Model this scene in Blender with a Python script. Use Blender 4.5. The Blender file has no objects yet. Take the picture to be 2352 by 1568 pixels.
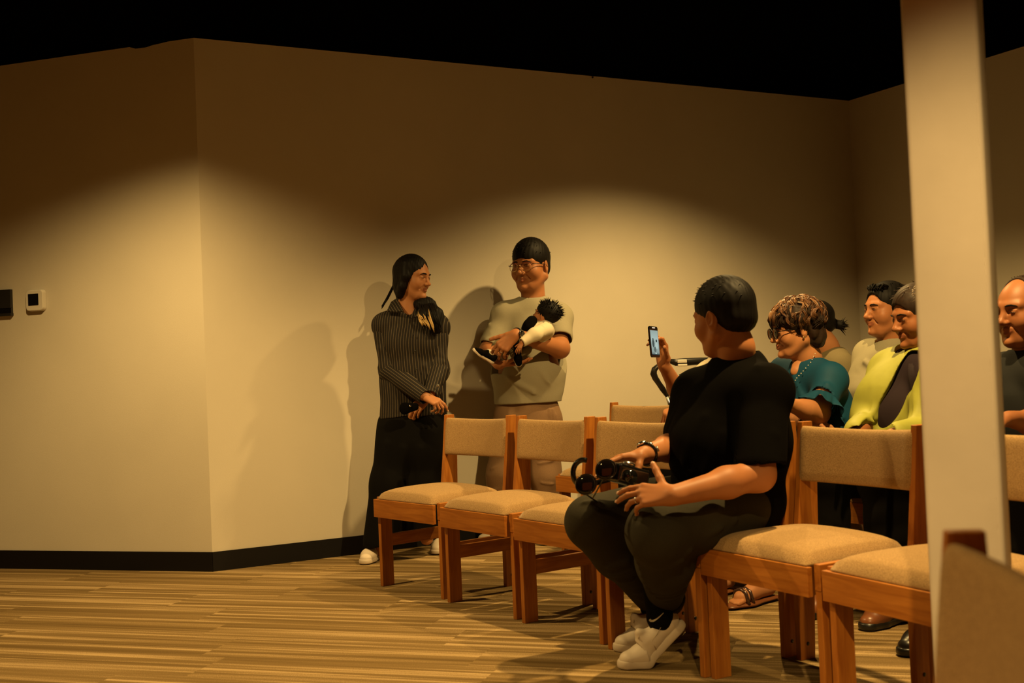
import bpy, math, random
import numpy as np
from mathutils import Vector, Matrix

# ------------------------------------------------------------------ camera
F_PX = 2618.0; PITCH = 0.0223; ROLL = 0.0423; CAM_H = 0.97
cam_data = bpy.data.cameras.new('camera')
cam_data.sensor_width = 36.0
cam_data.lens = F_PX * 36.0 / 2352.0
cam_data.clip_start = 0.05; cam_data.clip_end = 60
cam_data.dof.use_dof = True
cam_data.dof.focus_distance = 5.2
cam_data.dof.aperture_fstop = (cam_data.lens / 1000.0) / 0.0095
cam = bpy.data.objects.new('camera', cam_data)
bpy.context.scene.collection.objects.link(cam)
cam.matrix_world = (Matrix.Translation((0, 0, CAM_H)) @ Matrix.Rotation(PITCH, 4, 'X')
                    @ Matrix.Rotation(math.radians(90), 4, 'X') @ Matrix.Rotation(-ROLL, 4, 'Z'))
bpy.context.scene.camera = cam
vs = bpy.context.scene.view_settings
vs.view_transform = 'Standard'; vs.look = 'None'; vs.gamma = 1; vs.use_curve_mapping = False
vs.exposure = 0.0
bpy.context.scene.cycles.max_bounces = 6
bpy.context.scene.cycles.diffuse_bounces = 1

# ------------------------------------------------------------------ world: a very dim warm glow of the rest of the hall
world = bpy.data.worlds.new('hall_glow'); bpy.context.scene.world = world
world.use_nodes = True
bg = world.node_tree.nodes['Background']
bg.inputs[0].default_value = (1.0, 0.27, 0.04, 1); bg.inputs[1].default_value = 0.010

# ------------------------------------------------------------------ ceiling lamps and added fill spots
def spot(name, loc, aim, watts, size_deg, blend, col=(1.0, 0.65, 0.23), radius=0.035):
    d = bpy.data.lights.new(name, 'SPOT'); d.energy = watts; d.color = col
    d.spot_size = math.radians(size_deg); d.spot_blend = blend; d.shadow_soft_size = radius
    o = bpy.data.objects.new(name, d); bpy.context.scene.collection.objects.link(o)
    o.location = loc
    o.rotation_euler = (Vector(aim) - Vector(loc)).to_track_quat('-Z', 'Y').to_euler()
    return o
LAMPS = [((1.20, 5.78, 2.66), (1.20, 5.78, 0), 190, 132, 0.66),
         ((-1.80, 4.42, 2.66), (-1.80, 4.42, 0), 215, 139, 0.65),
         ((1.20, 3.40, 2.66), (1.20, 3.40, 0), 315, 153, 0.5),
         ((0.35, 0.35, 2.66), (0.93, 2.30, 0.88), 270, 31, 0.9),
         ((-1.20, 1.50, 2.66), (-1.20, 1.50, 0), 150, 112, 0.6)]      # fourth and fifth are added spots, brightening the pillar and the near chair
for i, (l, a, w, sz, bl) in enumerate(LAMPS):
    spot('downlight_or_fill', l, a, w, sz, bl)
# added area fill without a fixture, lifts the dark upper walls in warm red
ar = bpy.data.lights.new('warm_fill', 'AREA'); ar.energy = 6; ar.size = 2.5; ar.color = (1.0, 0.14, 0.015)
aro = bpy.data.objects.new('warm_fill', ar); bpy.context.scene.collection.objects.link(aro)
aro.location = (-0.6, -1.2, 1.9)
aro.rotation_euler = (Vector((0.3, 6, 1.9)) - Vector(aro.location)).to_track_quat('-Z', 'Y').to_euler()

# ------------------------------------------------------------------ geometry helpers
C = bpy.context.scene.collection
_c, _s = math.cos(ROLL), math.sin(ROLL); _cp, _sp = math.cos(PITCH), math.sin(PITCH)
def ray(x, y):
    dx, dy = x - 1176.0, y - 784.0
    u = dx * _c - dy * _s; v = dx * _s + dy * _c
    return np.array([u, F_PX * _cp + v * _sp, F_PX * _sp - v * _cp])
def W(x, y, Y):
    """point at depth Y (metres in front of the camera) on the sight line of photo pixel (x, y)"""
    r = ray(x, y); p = r * Y / r[1]; p[2] += CAM_H; return p
def V(*a): return np.array(a, float)
def nrm(v): v = np.asarray(v, float); return v / (np.linalg.norm(v) + 1e-12)

def tag(o, label=None, cat=None, group=None, kind=None):
    if label: o['label'] = label
    if cat: o['category'] = cat
    if group: o['group'] = group
    if kind: o['kind'] = kind
    return o
def empty(name, loc, rz=0.0):
    o = bpy.data.objects.new(name, None); C.objects.link(o); o.location = loc; o.rotation_euler = (0, 0, rz)
    o.empty_display_size = 0.05
    return o
def mesh_obj(name, verts, faces, mats, parent=None, smooth=True, midx=None, attr=None):
    me = bpy.data.meshes.new(name)
    verts = np.asarray(verts, np.float32)
    if isinstance(faces, np.ndarray):
        n = faces.shape[1]; nf = len(faces)
        me.vertices.add(len(verts)); me.vertices.foreach_set('co', verts.ravel())
        me.loops.add(nf * n); me.loops.foreach_set('vertex_index', faces.astype(np.int32).ravel())
        me.polygons.add(nf); me.polygons.foreach_set('loop_start', np.arange(0, nf * n, n, dtype=np.int32))
        me.update(calc_edges=True)
    else:
        me.from_pydata([tuple(v) for v in verts.tolist()], [], faces); me.update()
    if not isinstance(mats, (list, tuple)): mats = [mats]
    for m in mats: me.materials.append(m)
    me.polygons.foreach_set('use_smooth', np.full(len(me.polygons), bool(smooth)))
    if midx is not None: me.polygons.foreach_set('material_index', np.asarray(midx, np.int32))
    if attr is not None:
        for k, a in attr.items():
            at = me.attributes.new(k, 'FLOAT', 'POINT'); at.data.foreach_set('value', np.asarray(a, np.float32))
    me.validate(); me.update()
    o = bpy.data.objects.new(name, me); C.objects.link(o)
    if parent is not None:
        o.parent = parent
    return o

class MB:
    """collects simple solids, builds them as one mesh object"""
    def __init__(s): s.v = []; s.f = []; s.m = []; s.cur = 0
    def add(s, vs, fs):
        o = len(s.v); s.v += [tuple(map(float, v)) for v in vs]; s.f += [tuple(i + o for i in f) for f in fs]; s.m += [s.cur] * len(fs)
    def box(s, lo, hi, fr=None):
        (x0, y0, z0), (x1, y1, z1) = lo, hi
        vs = [V(x, y, z) for z in (z0, z1) for y in (y0, y1) for x in (x0, x1)]
        if fr is not None: vs = [fr(v) for v in vs]
        s.add(vs, [(0, 2, 3, 1), (4, 5, 7, 6), (0, 1, 5, 4), (2, 6, 7, 3), (0, 4, 6, 2), (1, 3, 7, 5)])
    def prism(s, poly, a0, a1, fr=None):
        """poly: list of (b,z); extruded along a"""
        n = len(poly)
        vs = [V(a0, b, z) for b, z in poly] + [V(a1, b, z) for b, z in poly]
        if fr is not None: vs = [fr(v) for v in vs]
        fs = [tuple(range(n))[::-1], tuple(range(n, 2 * n))] + [(i, (i + 1) % n, n + (i + 1) % n, n + i) for i in range(n)]
        s.add(vs, fs)
    def tube(s, pts, r, n=8, closed=False, flat=None):
        pts = [np.asarray(p, float) for p in pts]; m = len(pts)
        if not hasattr(r, '__len__'): r = [r] * m
        vs = []; up = None
        for i, p in enumerate(pts):
            if closed: t = pts[(i + 1) % m] - pts[i - 1]
            else: t = pts[min(i + 1, m - 1)] - pts[max(i - 1, 0)]
            t = nrm(t)
            if up is None:
                up = V(0, 0, 1) if abs(t[2]) < .9 else V(1, 0, 0)
            a = nrm(np.cross(t, up)); b = np.cross(a, t); up = b
            for k in range(n):
                w = 2 * math.pi * k / n
                vs.append(p + (a * math.cos(w) + b * math.sin(w)) * r[i])
        fs = []
        for i in range(m if closed else m - 1):
            for k in range(n):
                j = (i + 1) % m
                fs.append((i * n + k, i * n + (k + 1) % n, j * n + (k + 1) % n, j * n + k))
        if not closed:
            fs.append(tuple(range(n))[::-1]); fs.append(tuple(range((m - 1) * n, m * n)))
        s.add(vs, fs)
    def ball(s, c, r, R=None, nu=16, nv=10):
        r = V(*r) if hasattr(r, '__len__') else V(r, r, r)
        R = np.eye(3) if R is None else R
        vs = []; fs = []
        for j in range(1, nv):
            th = math.pi * j / nv
            for i in range(nu):
                ph = 2 * math.pi * i / nu
                vs.append(c + R @ (r * V(math.sin(th) * math.cos(ph), math.sin(th) * math.sin(ph), math.cos(th))))
        vs.append(c + R @ (r * V(0, 0, 1))); vs.append(c + R @ (r * V(0, 0, -1)))
        for j in range(nv - 2):
            for i in range(nu):
                fs.append((j * nu + i, (j + 1) * nu + i, (j + 1) * nu + (i + 1) % nu, j * nu + (i + 1) % nu))
        t = len(vs) - 2
        for i in range(nu):
            fs.append((t, i, (i + 1) % nu)); fs.append((t + 1, (nv - 2) * nu + (i + 1) % nu, (nv - 2) * nu + i))
        s.add(vs, fs)
    def grid(s, fn, nu, nv):
        vs = [fn(i / nu, j / nv) for j in range(nv + 1) for i in range(nu + 1)]
        s.add(vs, [(j * (nu + 1) + i, j * (nu + 1) + i + 1, (j + 1) * (nu + 1) + i + 1, (j + 1) * (nu + 1) + i) for j in range(nv) for i in range(nu)])
    def build(s, name, mat, parent=None, smooth=False, bevel=0.0):
        o = mesh_obj(name, s.v, s.f, mat, parent, smooth, s.m if isinstance(mat, (list, tuple)) and len(mat) > 1 else None)
        if bevel:
            b = o.modifiers.new('bevel', 'BEVEL'); b.width = bevel; b.segments = 2; b.limit_method = 'ANGLE'
        return o

# ------------------------------------------------------------------ materials
def mat(name, col, rough=0.6, spec=0.5, metal=0.0, noise=None, bump=None, sheen=0.0, sss=0.0, coat=0.0):
    m = bpy.data.materials.new(name); m.use_nodes = True; nt = m.node_tree; N = nt.nodes; L = nt.links
    b = N['Principled BSDF']
    b.inputs['Base Color'].default_value = (*col, 1); b.inputs['Roughness'].default_value = rough
    b.inputs['Specular IOR Level'].default_value = spec; b.inputs['Metallic'].default_value = metal
    if sheen: b.inputs['Sheen Weight'].default_value = sheen
    if coat: b.inputs['Coat Weight'].default_value = coat
    if sss:
        b.inputs['Subsurface Weight'].default_value = sss; b.inputs['Subsurface Scale'].default_value = 0.01
    tc = N.new('ShaderNodeTexCoord')
    if noise:
        sc, amt = noise
        n = N.new('ShaderNodeTexNoise'); n.inputs['Scale'].default_value = sc; n.inputs['Detail'].default_value = 6
        L.new(tc.outputs['Object'], n.inputs['Vector'])
        mx = N.new('ShaderNodeMix'); mx.data_type = 'RGBA'
        mx.inputs[6].default_value = (*[c * (1 - amt) for c in col], 1)
        mx.inputs[7].default_value = (*[min(1, c * (1 + amt)) for c in col], 1)
        rp = N.new('ShaderNodeMapRange'); rp.inputs[1].default_value = .3; rp.inputs[2].default_value = .7
        L.new(n.outputs['Fac'], rp.inputs[0]); L.new(rp.outputs[0], mx.inputs[0]); L.new(mx.outputs[2], b.inputs['Base Color'])
    if bump:
        sc, st = bump
        n = N.new('ShaderNodeTexNoise'); n.inputs['Scale'].default_value = sc; n.inputs['Detail'].default_value = 4
        L.new(tc.outputs['Object'], n.inputs['Vector'])
        bp = N.new('ShaderNodeBump'); bp.inputs['Strength'].default_value = st; bp.inputs['Distance'].default_value = 0.004
        L.new(n.outputs['Fac'], bp.inputs['Height']); L.new(bp.outputs[0], b.inputs['Normal'])
    return m

M = {}
M['wall'] = mat('painted_wall', (0.74, 0.68, 0.56), 0.75, 0.25, noise=(3.0, 0.025), bump=(260, 0.10))
M['ceiling'] = mat('black_ceiling', (0.0012, 0.0011, 0.001), 0.95, 0.0)
M['base'] = mat('black_rubber_base', (0.006, 0.005, 0.005), 0.6, 0.25)
M['blackplastic'] = mat('black_plastic', (0.010, 0.010, 0.010), 0.35, 0.5)
M['glossblack'] = mat('gloss_black', (0.006, 0.006, 0.006), 0.08, 0.6, coat=0.5)
M['darkpanel'] = mat('dark_panel', (0.022, 0.020, 0.018), 0.45, 0.4)
M['whiteplastic'] = mat('white_plastic', (0.75, 0.70, 0.60), 0.4, 0.4)
M['chrome'] = mat('chrome', (0.8, 0.8, 0.8), 0.18, 0.5, 1.0)
M['gold'] = mat('gold_metal', (0.8, 0.6, 0.35), 0.22, 0.5, 1.0)
M['lens'] = mat('dark_lens', (0.008, 0.006, 0.006), 0.05, 0.6)
M['pillar'] = mat('painted_pillar', (0.70, 0.63, 0.55), 0.6, 0.3, noise=(3.5, 0.09), bump=(30, 0.15))

def wood_mat(nm='honey_oak', sc=(60, 6, 60)):
    m = mat(nm, (0.40, 0.17, 0.055), 0.42, 0.45); nt = m.node_tree; N = nt.nodes; L = nt.links; b = N['Principled BSDF']
    tc = N.new('ShaderNodeTexCoord'); mp = N.new('ShaderNodeMapping'); mp.inputs['Scale'].default_value = sc
    L.new(tc.outputs['Object'], mp.inputs[0])
    n = N.new('ShaderNodeTexNoise'); n.inputs['Scale'].default_value = 1.0; n.inputs['Detail'].default_value = 5; n.inputs['Distortion'].default_value = 0.6
    L.new(mp.outputs[0], n.inputs['Vector'])
    cr = N.new('ShaderNodeValToRGB'); cr.color_ramp.elements[0].color = (0.34, 0.105, 0.012, 1); cr.color_ramp.elements[1].color = (0.52, 0.195, 0.030, 1)
    cr.color_ramp.elements[0].position = .3; cr.color_ramp.elements[1].position = .7
    L.new(n.outputs['Fac'], cr.inputs[0]); L.new(cr.outputs[0], b.inputs['Base Color'])
    return m
M['wood'] = wood_mat()
M['wood_h'] = wood_mat('honey_oak_apron', (6, 60, 60)); M['wood_v'] = wood_mat('honey_oak_upright', (60, 60, 6))
def tweed_mat():
    m = mat('oatmeal_tweed', (0.4, 0.3, 0.2), 0.9, 0.1, sheen=0.15); nt = m.node_tree; N = nt.nodes; L = nt.links; b = N['Principled BSDF']
    tc = N.new('ShaderNodeTexCoord')
    n = N.new('ShaderNodeTexNoise'); n.inputs['Scale'].default_value = 520; n.inputs['Detail'].default_value = 2
    L.new(tc.outputs['Object'], n.inputs['Vector'])
    cr = N.new('ShaderNodeValToRGB'); cr.color_ramp.elements[0].color = (0.28, 0.168, 0.070, 1); cr.color_ramp.elements[1].color = (0.53, 0.345, 0.158, 1)
    cr.color_ramp.elements[0].position = .36; cr.color_ramp.elements[1].position = .64
    L.new(n.outputs['Fac'], cr.inputs[0]); L.new(cr.outputs[0], b.inputs['Base Color'])
    bp = N.new('ShaderNodeBump'); bp.inputs['Strength'].default_value = .35; bp.inputs['Distance'].default_value = .002
    L.new(n.outputs['Fac'], bp.inputs['Height']); L.new(bp.outputs[0], b.inputs['Normal'])
    return m
M['tweed'] = tweed_mat()

def carpet_mat():
    m = mat('striated_carpet', (0.3, 0.25, 0.15), 0.95, 0.05); nt = m.node_tree; N = nt.nodes; L = nt.links; b = N['Principled BSDF']
    def math_(op, a, bb=None, c=None):
        n = N.new('ShaderNodeMath'); n.operation = op
        for i, x in enumerate((a, bb, c)):
            if x is None: continue
            if isinstance(x, (int, float)): n.inputs[i].default_value = x
            else: L.new(x, n.inputs[i])
        return n.outputs[0]
    geo = N.new('ShaderNodeNewGeometry'); sp = N.new('ShaderNodeSeparateXYZ'); L.new(geo.outputs['Position'], sp.inputs[0])
    X, Y = sp.outputs[0], sp.outputs[1]
    u = math_('ADD', math_('MULTIPLY', X, -0.953), math_('MULTIPLY', Y, 0.303))       # along the planks
    v = math_('ADD', math_('MULTIPLY', X, 0.303), math_('MULTIPLY', Y, 0.953))
    v = math_('ADD', v, 20.0); u = math_('ADD', u, 20.0)
    row = math_('FLOOR', math_('DIVIDE', v, 0.25))
    wn = N.new('ShaderNodeTexWhiteNoise'); wn.noise_dimensions = '1D'; L.new(row, wn.inputs['W'])
    pl = math_('FLOOR', math_('ADD', u, wn.outputs['Value']))
    cb = N.new('ShaderNodeCombineXYZ'); L.new(row, cb.inputs[0]); L.new(pl, cb.inputs[1])
    w2 = N.new('ShaderNodeTexWhiteNoise'); w2.noise_dimensions = '3D'; L.new(cb.outputs[0], w2.inputs['Vector'])
    off = math_('MULTIPLY', w2.outputs['Value'], 50.0)
    def streak(scale, uscale, detail):
        c2 = N.new('ShaderNodeCombineXYZ')
        L.new(math_('MULTIPLY', math_('ADD', v, off), scale), c2.inputs[0]); L.new(math_('MULTIPLY', u, uscale), c2.inputs[1]); L.new(off, c2.inputs[2])
        n = N.new('ShaderNodeTexNoise'); n.inputs['Scale'].default_value = 1.0; n.inputs['Detail'].default_value = detail
        L.new(c2.outputs[0], n.inputs['Vector']); return n.outputs['Fac']
    a = streak(25.0, 0.4, 2.0); a2 = streak(75.0, 1.0, 1.0)
    tc = N.new('ShaderNodeTexCoord')
    g = N.new('ShaderNodeTexNoise'); g.inputs['Scale'].default_value = 260; g.inputs['Detail'].default_value = 3; L.new(geo.outputs['Position'], g.inputs['Vector'])
    val = math_('ADD', math_('MULTIPLY', a, 0.72), math_('MULTIPLY', a2, 0.28))
    val = math_('ADD', val, math_('MULTIPLY', math_('SUBTRACT', g.outputs['Fac'], 0.5), 0.28))
    cr = N.new('ShaderNodeValToRGB'); e = cr.color_ramp.elements
    e[0].position = .36; e[0].color = (0.150, 0.096, 0.036, 1); e[1].position = .64; e[1].color = (0.50, 0.355, 0.18, 1)
    x = cr.color_ramp.elements.new(.52); x.color = (0.245, 0.163, 0.068, 1)
    L.new(val, cr.inputs[0]); L.new(cr.outputs[0], b.inputs['Base Color'])
    bp = N.new('ShaderNodeBump'); bp.inputs['Strength'].default_value = .5; bp.inputs['Distance'].default_value = .004
    L.new(g.outputs['Fac'], bp.inputs['Height']); L.new(bp.outputs[0], b.inputs['Normal'])
    return m
M['carpet'] = carpet_mat()

# ------------------------------------------------------------------ the room
WALL_H = 2.72
Pc = V(-1.562, 5.794)                      # corner between left wall and long wall
dA = nrm(V(-0.955, 0.296)); dB = nrm(V(0.884, 0.467)); 
Qc = Pc + dB * 4.495                       # far corner
dC = nrm(V(0.467, -0.884))
def wall_slab(name, p, q, inward, z0, z1, th, mt, bev=0):
    b = MB(); n = inward / np.linalg.norm(inward)
    vs = []
    for z in (z0, z1):
        for pt in (p, q, q - n * th, p - n * th): vs.append(V(pt[0], pt[1], z))
    b.add(vs, [(3, 2, 1, 0), (4, 5, 6, 7), (0, 1, 5, 4), (1, 2, 6, 5), (2, 3, 7, 6), (3, 0, 4, 7)])
    o = b.build(name, mt); tag(o, kind='structure'); return o
nA = V(-0.296, -0.955); nB = V(dB[1], -dB[0]); nC = V(-0.884, -0.467)
endA = Pc + dA * 4.2; endC = Qc + dC * 7.5
wall_slab('wall_left', Pc, endA, nA, 0, WALL_H, .12, M['wall'])
wall_slab('wall_back', Pc, Qc + dB * .12, nB, 0, WALL_H, .12, M['wall'])
wall_slab('wall_right', Qc, endC, nC, 0, WALL_H, .12, M['wall'])
BH = .098
wall_slab('baseboard_left', Pc + nA * .008 + dA * -.004, endA + nA * .008, nA, 0, BH, .008, M['base'])
wall_slab('baseboard_back', Pc + nB * .008, Qc + nB * .008, nB, 0, BH, .008, M['base'])
wall_slab('baseboard_right', Qc + nC * .008, endC + nC * .008, nC, 0, BH, .008, M['base'])
b = MB(); b.box((-7, -3.5, -.05), (8, 9.5, 0)); tag(b.build('floor', M['carpet']), kind='structure')
b = MB(); b.box((-7, -3.5, WALL_H), (8, 9.5, WALL_H + .1)); tag(b.build('ceiling', M['ceiling']), kind='structure')
# torn, dropped edge of the black ceiling lining above the left wall
b = MB()
def onA(x, y):   # point on the left wall plane seen at a photo pixel
    r = ray(x, y); t = (nA @ Pc) / (nA @ r[:2]); return V(r[0] * t, r[1] * t, r[2] * t + CAM_H)
def onB(x, y):
    r = ray(x, y); t = (nB @ Pc) / (nB @ r[:2]); return V(r[0] * t, r[1] * t, r[2] * t + CAM_H)
n3 = V(nA[0], nA[1], 0)
edge = [(300, 109), (312, 112), (335, 109), (350, 104), (372, 99), (384, 96), (384, 88), (300, 98)]
pp = [onA(*e) for e in edge]
for p in pp: p[2] = min(p[2], WALL_H - .0005)
vs = [p + n3 * .001 for p in pp] + [p + n3 * .012 for p in pp]; k = len(pp)
b.add(vs, [tuple(range(k)), tuple(range(k, 2 * k))[::-1]] + [(i, i + k, (i + 1) % k + k, (i + 1) % k) for i in range(k)])
tag(b.build('trim_1', M['ceiling']), kind='structure')

# wall controls
def wall_frame(p, inward, along):
    a = V(along[0], along[1], 0); n = V(inward[0], inward[1], 0)
    return lambda q: p + a * q[0] + n * q[1] + V(0, 0, q[2])
tp = onA(86, 690); fr = wall_frame(V(0, 0, 0), nA, -dA)
t = empty('thermostat', tp); tag(t, 'white rounded thermostat with a black square screen on the left wall', 'thermostat')
def rounded(w, h, r, n=6):
    out = []
    for cx, cy, a0 in ((w - r, h - r, 0), (-w + r, h - r, 90), (-w + r, -h + r, 180), (w - r, -h + r, 270)):
        for k in range(n + 1):
            a = math.radians(a0 + 90 * k / n); out.append((cx + r * math.cos(a), cy + r * math.sin(a)))
    return out
def plate(b, w, h, r, d0, d1, fr, cx=0, cz=0, taper=1.0):
    o = rounded(w, h, r); k = len(o)
    vs = [fr(V(x + cx, d0, z + cz)) for x, z in o] + [fr(V(x * taper + cx, d1, z * taper + cz)) for x, z in o]
    b.add(vs, [tuple(range(k))[::-1], tuple(range(k, 2 * k))] + [(i, (i + 1) % k, (i + 1) % k + k, i + k) for i in range(k)])
b = MB(); plate(b, .058, .058, .02, .0005, .026, fr, taper=.93); b.build('housing', M['whiteplastic'], t, bevel=.003)
b = MB(); plate(b, .033, .031, .002, .0262, .0275, fr, cx=-.005, cz=.004); b.build('screen', M['glossblack'], t)
tp = onA(-12, 697); t = empty('wall_panel', tp); tag(t, 'dark rectangular wall panel with a grey lower strip at the left photo edge', 'control panel')
b = MB(); b.box((-.12, .0005, -.03), (.12, .02, .07), fr); b.build('housing', M['darkpanel'], t, bevel=.001)
b = MB(); b.box((-.12, .0005, -.057), (.12, .016, -.031), fr); b.build('recess', M['glossblack'], t)
b = MB(); b.box((-.12, .0005, -.072), (.122, .022, -.058), fr); b.build('lower_strip', M['darkpanel'], t)
b = MB(); q = onB(1360, 178); b.ball(V(0, 0, 0), .006, nu=8, nv=6); o = b.build('wall_hook', M['blackplastic'], None, True); o.location = q - V(0,0,0) + V(nB[0], nB[1], 0) * .0062
tag(o, 'tiny black hook or nail head high on the long wall below the ceiling edge', 'hook')

# square pillar, near the camera
t_ = .146
p0 = V(.827, 2.33); dp = nrm(V(.886, -.463))
pn = V(dp[1], -dp[0])
b = MB()
c4 = [p0, p0 + dp * t_, p0 + dp * t_ - pn * t_, p0 - pn * t_]
vs = [V(c[0], c[1], z) for z in (0, WALL_H) for c in c4]
b.add(vs, [(3, 2, 1, 0), (4, 5, 6, 7), (0, 1, 5, 4), (1, 2, 6, 5), (2, 3, 7, 6), (3, 0, 4, 7)])
o = b.build('pillar', M['pillar'], None, True, bevel=.010); o.modifiers['bevel'].segments = 4
tag(o, 'square cream painted pillar standing in front of the seated rows at the right', 'pillar')

# ------------------------------------------------------------------ chairs
CW, T = .482, .022
def make_chair():
    root = empty('wooden_chair', (0, 0, 0))
    # local frame: x = along the row, -y = facing direction, origin = front left foot corner
    for a0 in (0, CW - T):
        b = MB(); b.box((a0, 0, 0), (a0 + T, .062, .333)); b.build('front_leg', M['wood_v'], root, bevel=.002)
        b = MB(); b.prism([(.346, 0), (.408, 0), (.418, .20), (.446, .40), (.452, .56), (.442, .755), (.398, .755), (.378, .56), (.362, .43), (.346, .34)], a0, a0 + T)
        b.build('rear_post', M['wood_v'], root, bevel=.002)
        b = MB(); b.box((a0, -.002, .3335), (a0 + T, .352, .406)); b.build('side_rail', M['wood'], root, bevel=.002)
        b = MB(); b.box((a0 + .003, .0625, .178), (a0 + T - .003, .3455, .232)); b.build('stretcher', M['wood'], root, bevel=.0015)
        b = MB()
        for z in (.05,):
            ring = [V(a0 + T + .001, .378 + .006 * math.cos(w), z + .006 * math.sin(w)) for w in np.linspace(0, math.tau, 10)[:-1]]
            b.tube([V(a0 - .0015, .378, z), V(a0 + T + .0015, .378, z)], .006, 10)
        b.build('bolt', M['blackplastic'], root, True)
    b = MB(); b.box((-.002, -.020, .316), (CW - T - .006, -.0025, .3965)); b.build('front_apron', M['wood_h'], root, bevel=.0015)
    b = MB(); b.box((T + .001, .346, .325), (CW - T - .001, .362, .392)); b.build('rear_apron', M['wood_h'], root, bevel=.0015)
    # seat cushion: domed pad
    b = MB(); a0, a1, f0, f1 = T - .004, CW - T - .012, -.018, .372
    nu, nv = 30, 26
    def top(u, v):
        x = a0 + (a1 - a0) * u; y = f0 + (f1 - f0) * v
        ex = 1 - abs(2 * u - 1) ** 5; ey = 1 - abs(2 * v - 1) ** 6
        h = max(0.0, ex * ey) ** .33
        rise = .040 * h + .015 * (1 - (2 * u - 1) ** 2) * (1 - abs(2 * v - 1.0) ** 2.5)
        yy = y + (.006 * (1 - h)) * (1 if v < .5 else -1)
        xx = x + (.006 * (1 - h)) * (1 if u < .5 else -1)
        return V(xx, yy, .402 + rise)
    b.grid(top, nu, nv)
    b.grid(lambda u, v: V(a0 + .006 + (a1 - a0 - .012) * (1 - u), f0 + .006 + (f1 - f0 - .012) * v, .3985), nu, nv)
    # skirt joining the two
    def skirt(pu):
        return lambda u, v: (lambda P: V(P[0], P[1], .3985 + (P[2] - .3985) * v))(top(*pu(u)))
    for pu in (lambda u: (u, 0), lambda u: (1, u), lambda u: (1 - u, 1), lambda u: (0, 1 - u)):
        b.grid(skirt(pu), nu, 1)
    b.build('seat', M['tweed'], root, True)
    # backrest: bowed upholstered panel held between the posts
    b = MB(); z0, z1 = .568, .742
    def prof(w):   # rounded slab section, returns (depth, z)
        w = w % 1.0; P = [(.0, 0), (-.006, .3), (-.006, .7), (0, 1)]
        a = w * 2 * math.pi
        dy = -math.cos(a); dz = math.sin(a)
        sy = .017 * math.copysign(abs(dy) ** .7, dy); sz = (z1 - z0) / 2 * math.copysign(abs(dz) ** .28, dz)
        return sy, (z0 + z1) / 2 + sz
    def bk(u, v):
        x = T * .55 + (CW - 1.1 * T) * u
        dy, z = prof(v)
        base = .388 + (z - .56) * .10
        bow = .040 * (1 - (2 * u - 1) ** 2)
        end = min(1, (1 - abs(2 * u - 1)) * 22 + .25)
        return V(x, base + bow + dy * end - .004, z - .008 * (1 - (2 * u - 1) ** 2) * (1 if z > .65 else .6))
    b.grid(bk, 28, 36)
    b.build('backrest', M['tweed'], root, True)
    return root
def copy_tree(o, parent=None, skip=()):
    c = o.copy(); C.objects.link(c)
    if parent is not None: c.parent = parent
    for ch in list(o.children):
        if ch.name.split('.')[0] not in skip: copy_tree(ch, c)
    return c
CH = [(-.6442, 5.2073, .7016), (-.3151, 4.783, .6412), (-.0071, 4.3418, .6148), (.2818, 3.8935, .5745), (.5617, 3.4864, .5152), (.813, 3.045, .455), (1.045, 2.58, .40)]
proto = make_chair()
first = [True]
def chair(x, y, th, label, group, skip=('stretcher',)):
    o = proto if first[0] else copy_tree(proto, None, skip); first[0] = False
    o.location = (x, y, 0); o.rotation_euler = (0, 0, th - math.pi / 2)
    tag(o, label, 'chair', group); return o
FR, SR, TR = 'oak chairs of the front row', 'oak chairs of the second row', 'oak chairs of the third row'
lab1 = ['empty oak chair with tan seat at the left end of the front row',
        'empty oak chair second from the left in the front row',
        'empty oak chair just left of the man in the black T-shirt, touching his knee',
        'oak chair carrying the seated man in the black T-shirt, mostly hidden by him',
        'empty oak chair just right of the black T-shirt man, shadow across its backrest',
        'empty oak chair of the front row half hidden by the square pillar',
        'oak chair at the far right end of the front row, beyond the pillar']
for i, ((x, y, th), l) in enumerate(zip(CH, lab1)): chair(x, y, th, l, FR, () if i < 3 else ('stretcher',))
lab2 = ['empty second-row oak chair nearest the long wall, left of the phone holder',
        'second-row oak chair under the person holding up the phone', 'second-row oak chair under the woman in the teal blouse',
        'second-row oak chair under the person in the lime green jacket', 'second-row oak chair under the man at the right photo edge']
for (x, y, th), l in zip(CH[:5], lab2):
    chair(x + 1.12 * math.cos(th), y + 1.12 * math.sin(th), th, l, SR)
lab3 = ['oak chair of the third row under the woman with the ponytail', 'oak chair of the third row under the smiling man in the sage shirt']
for (x, y, th), l in zip([(1.40, 6.08, .66), (1.66, 5.62, .62)], lab3): chair(x, y, th, l, TR)
# the nearest chair, out of focus at the lower right
nt_ = math.atan2(-.18, .98)
cx, cy = .504 - .985 * .385, 1.365 + .18 * .385
chair(.504 - .398 * math.cos(nt_), 1.365 - .398 * math.sin(nt_), nt_, 'blurred oak and tan chair filling the lower right corner', 'oak chairs of the aisle block')
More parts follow.
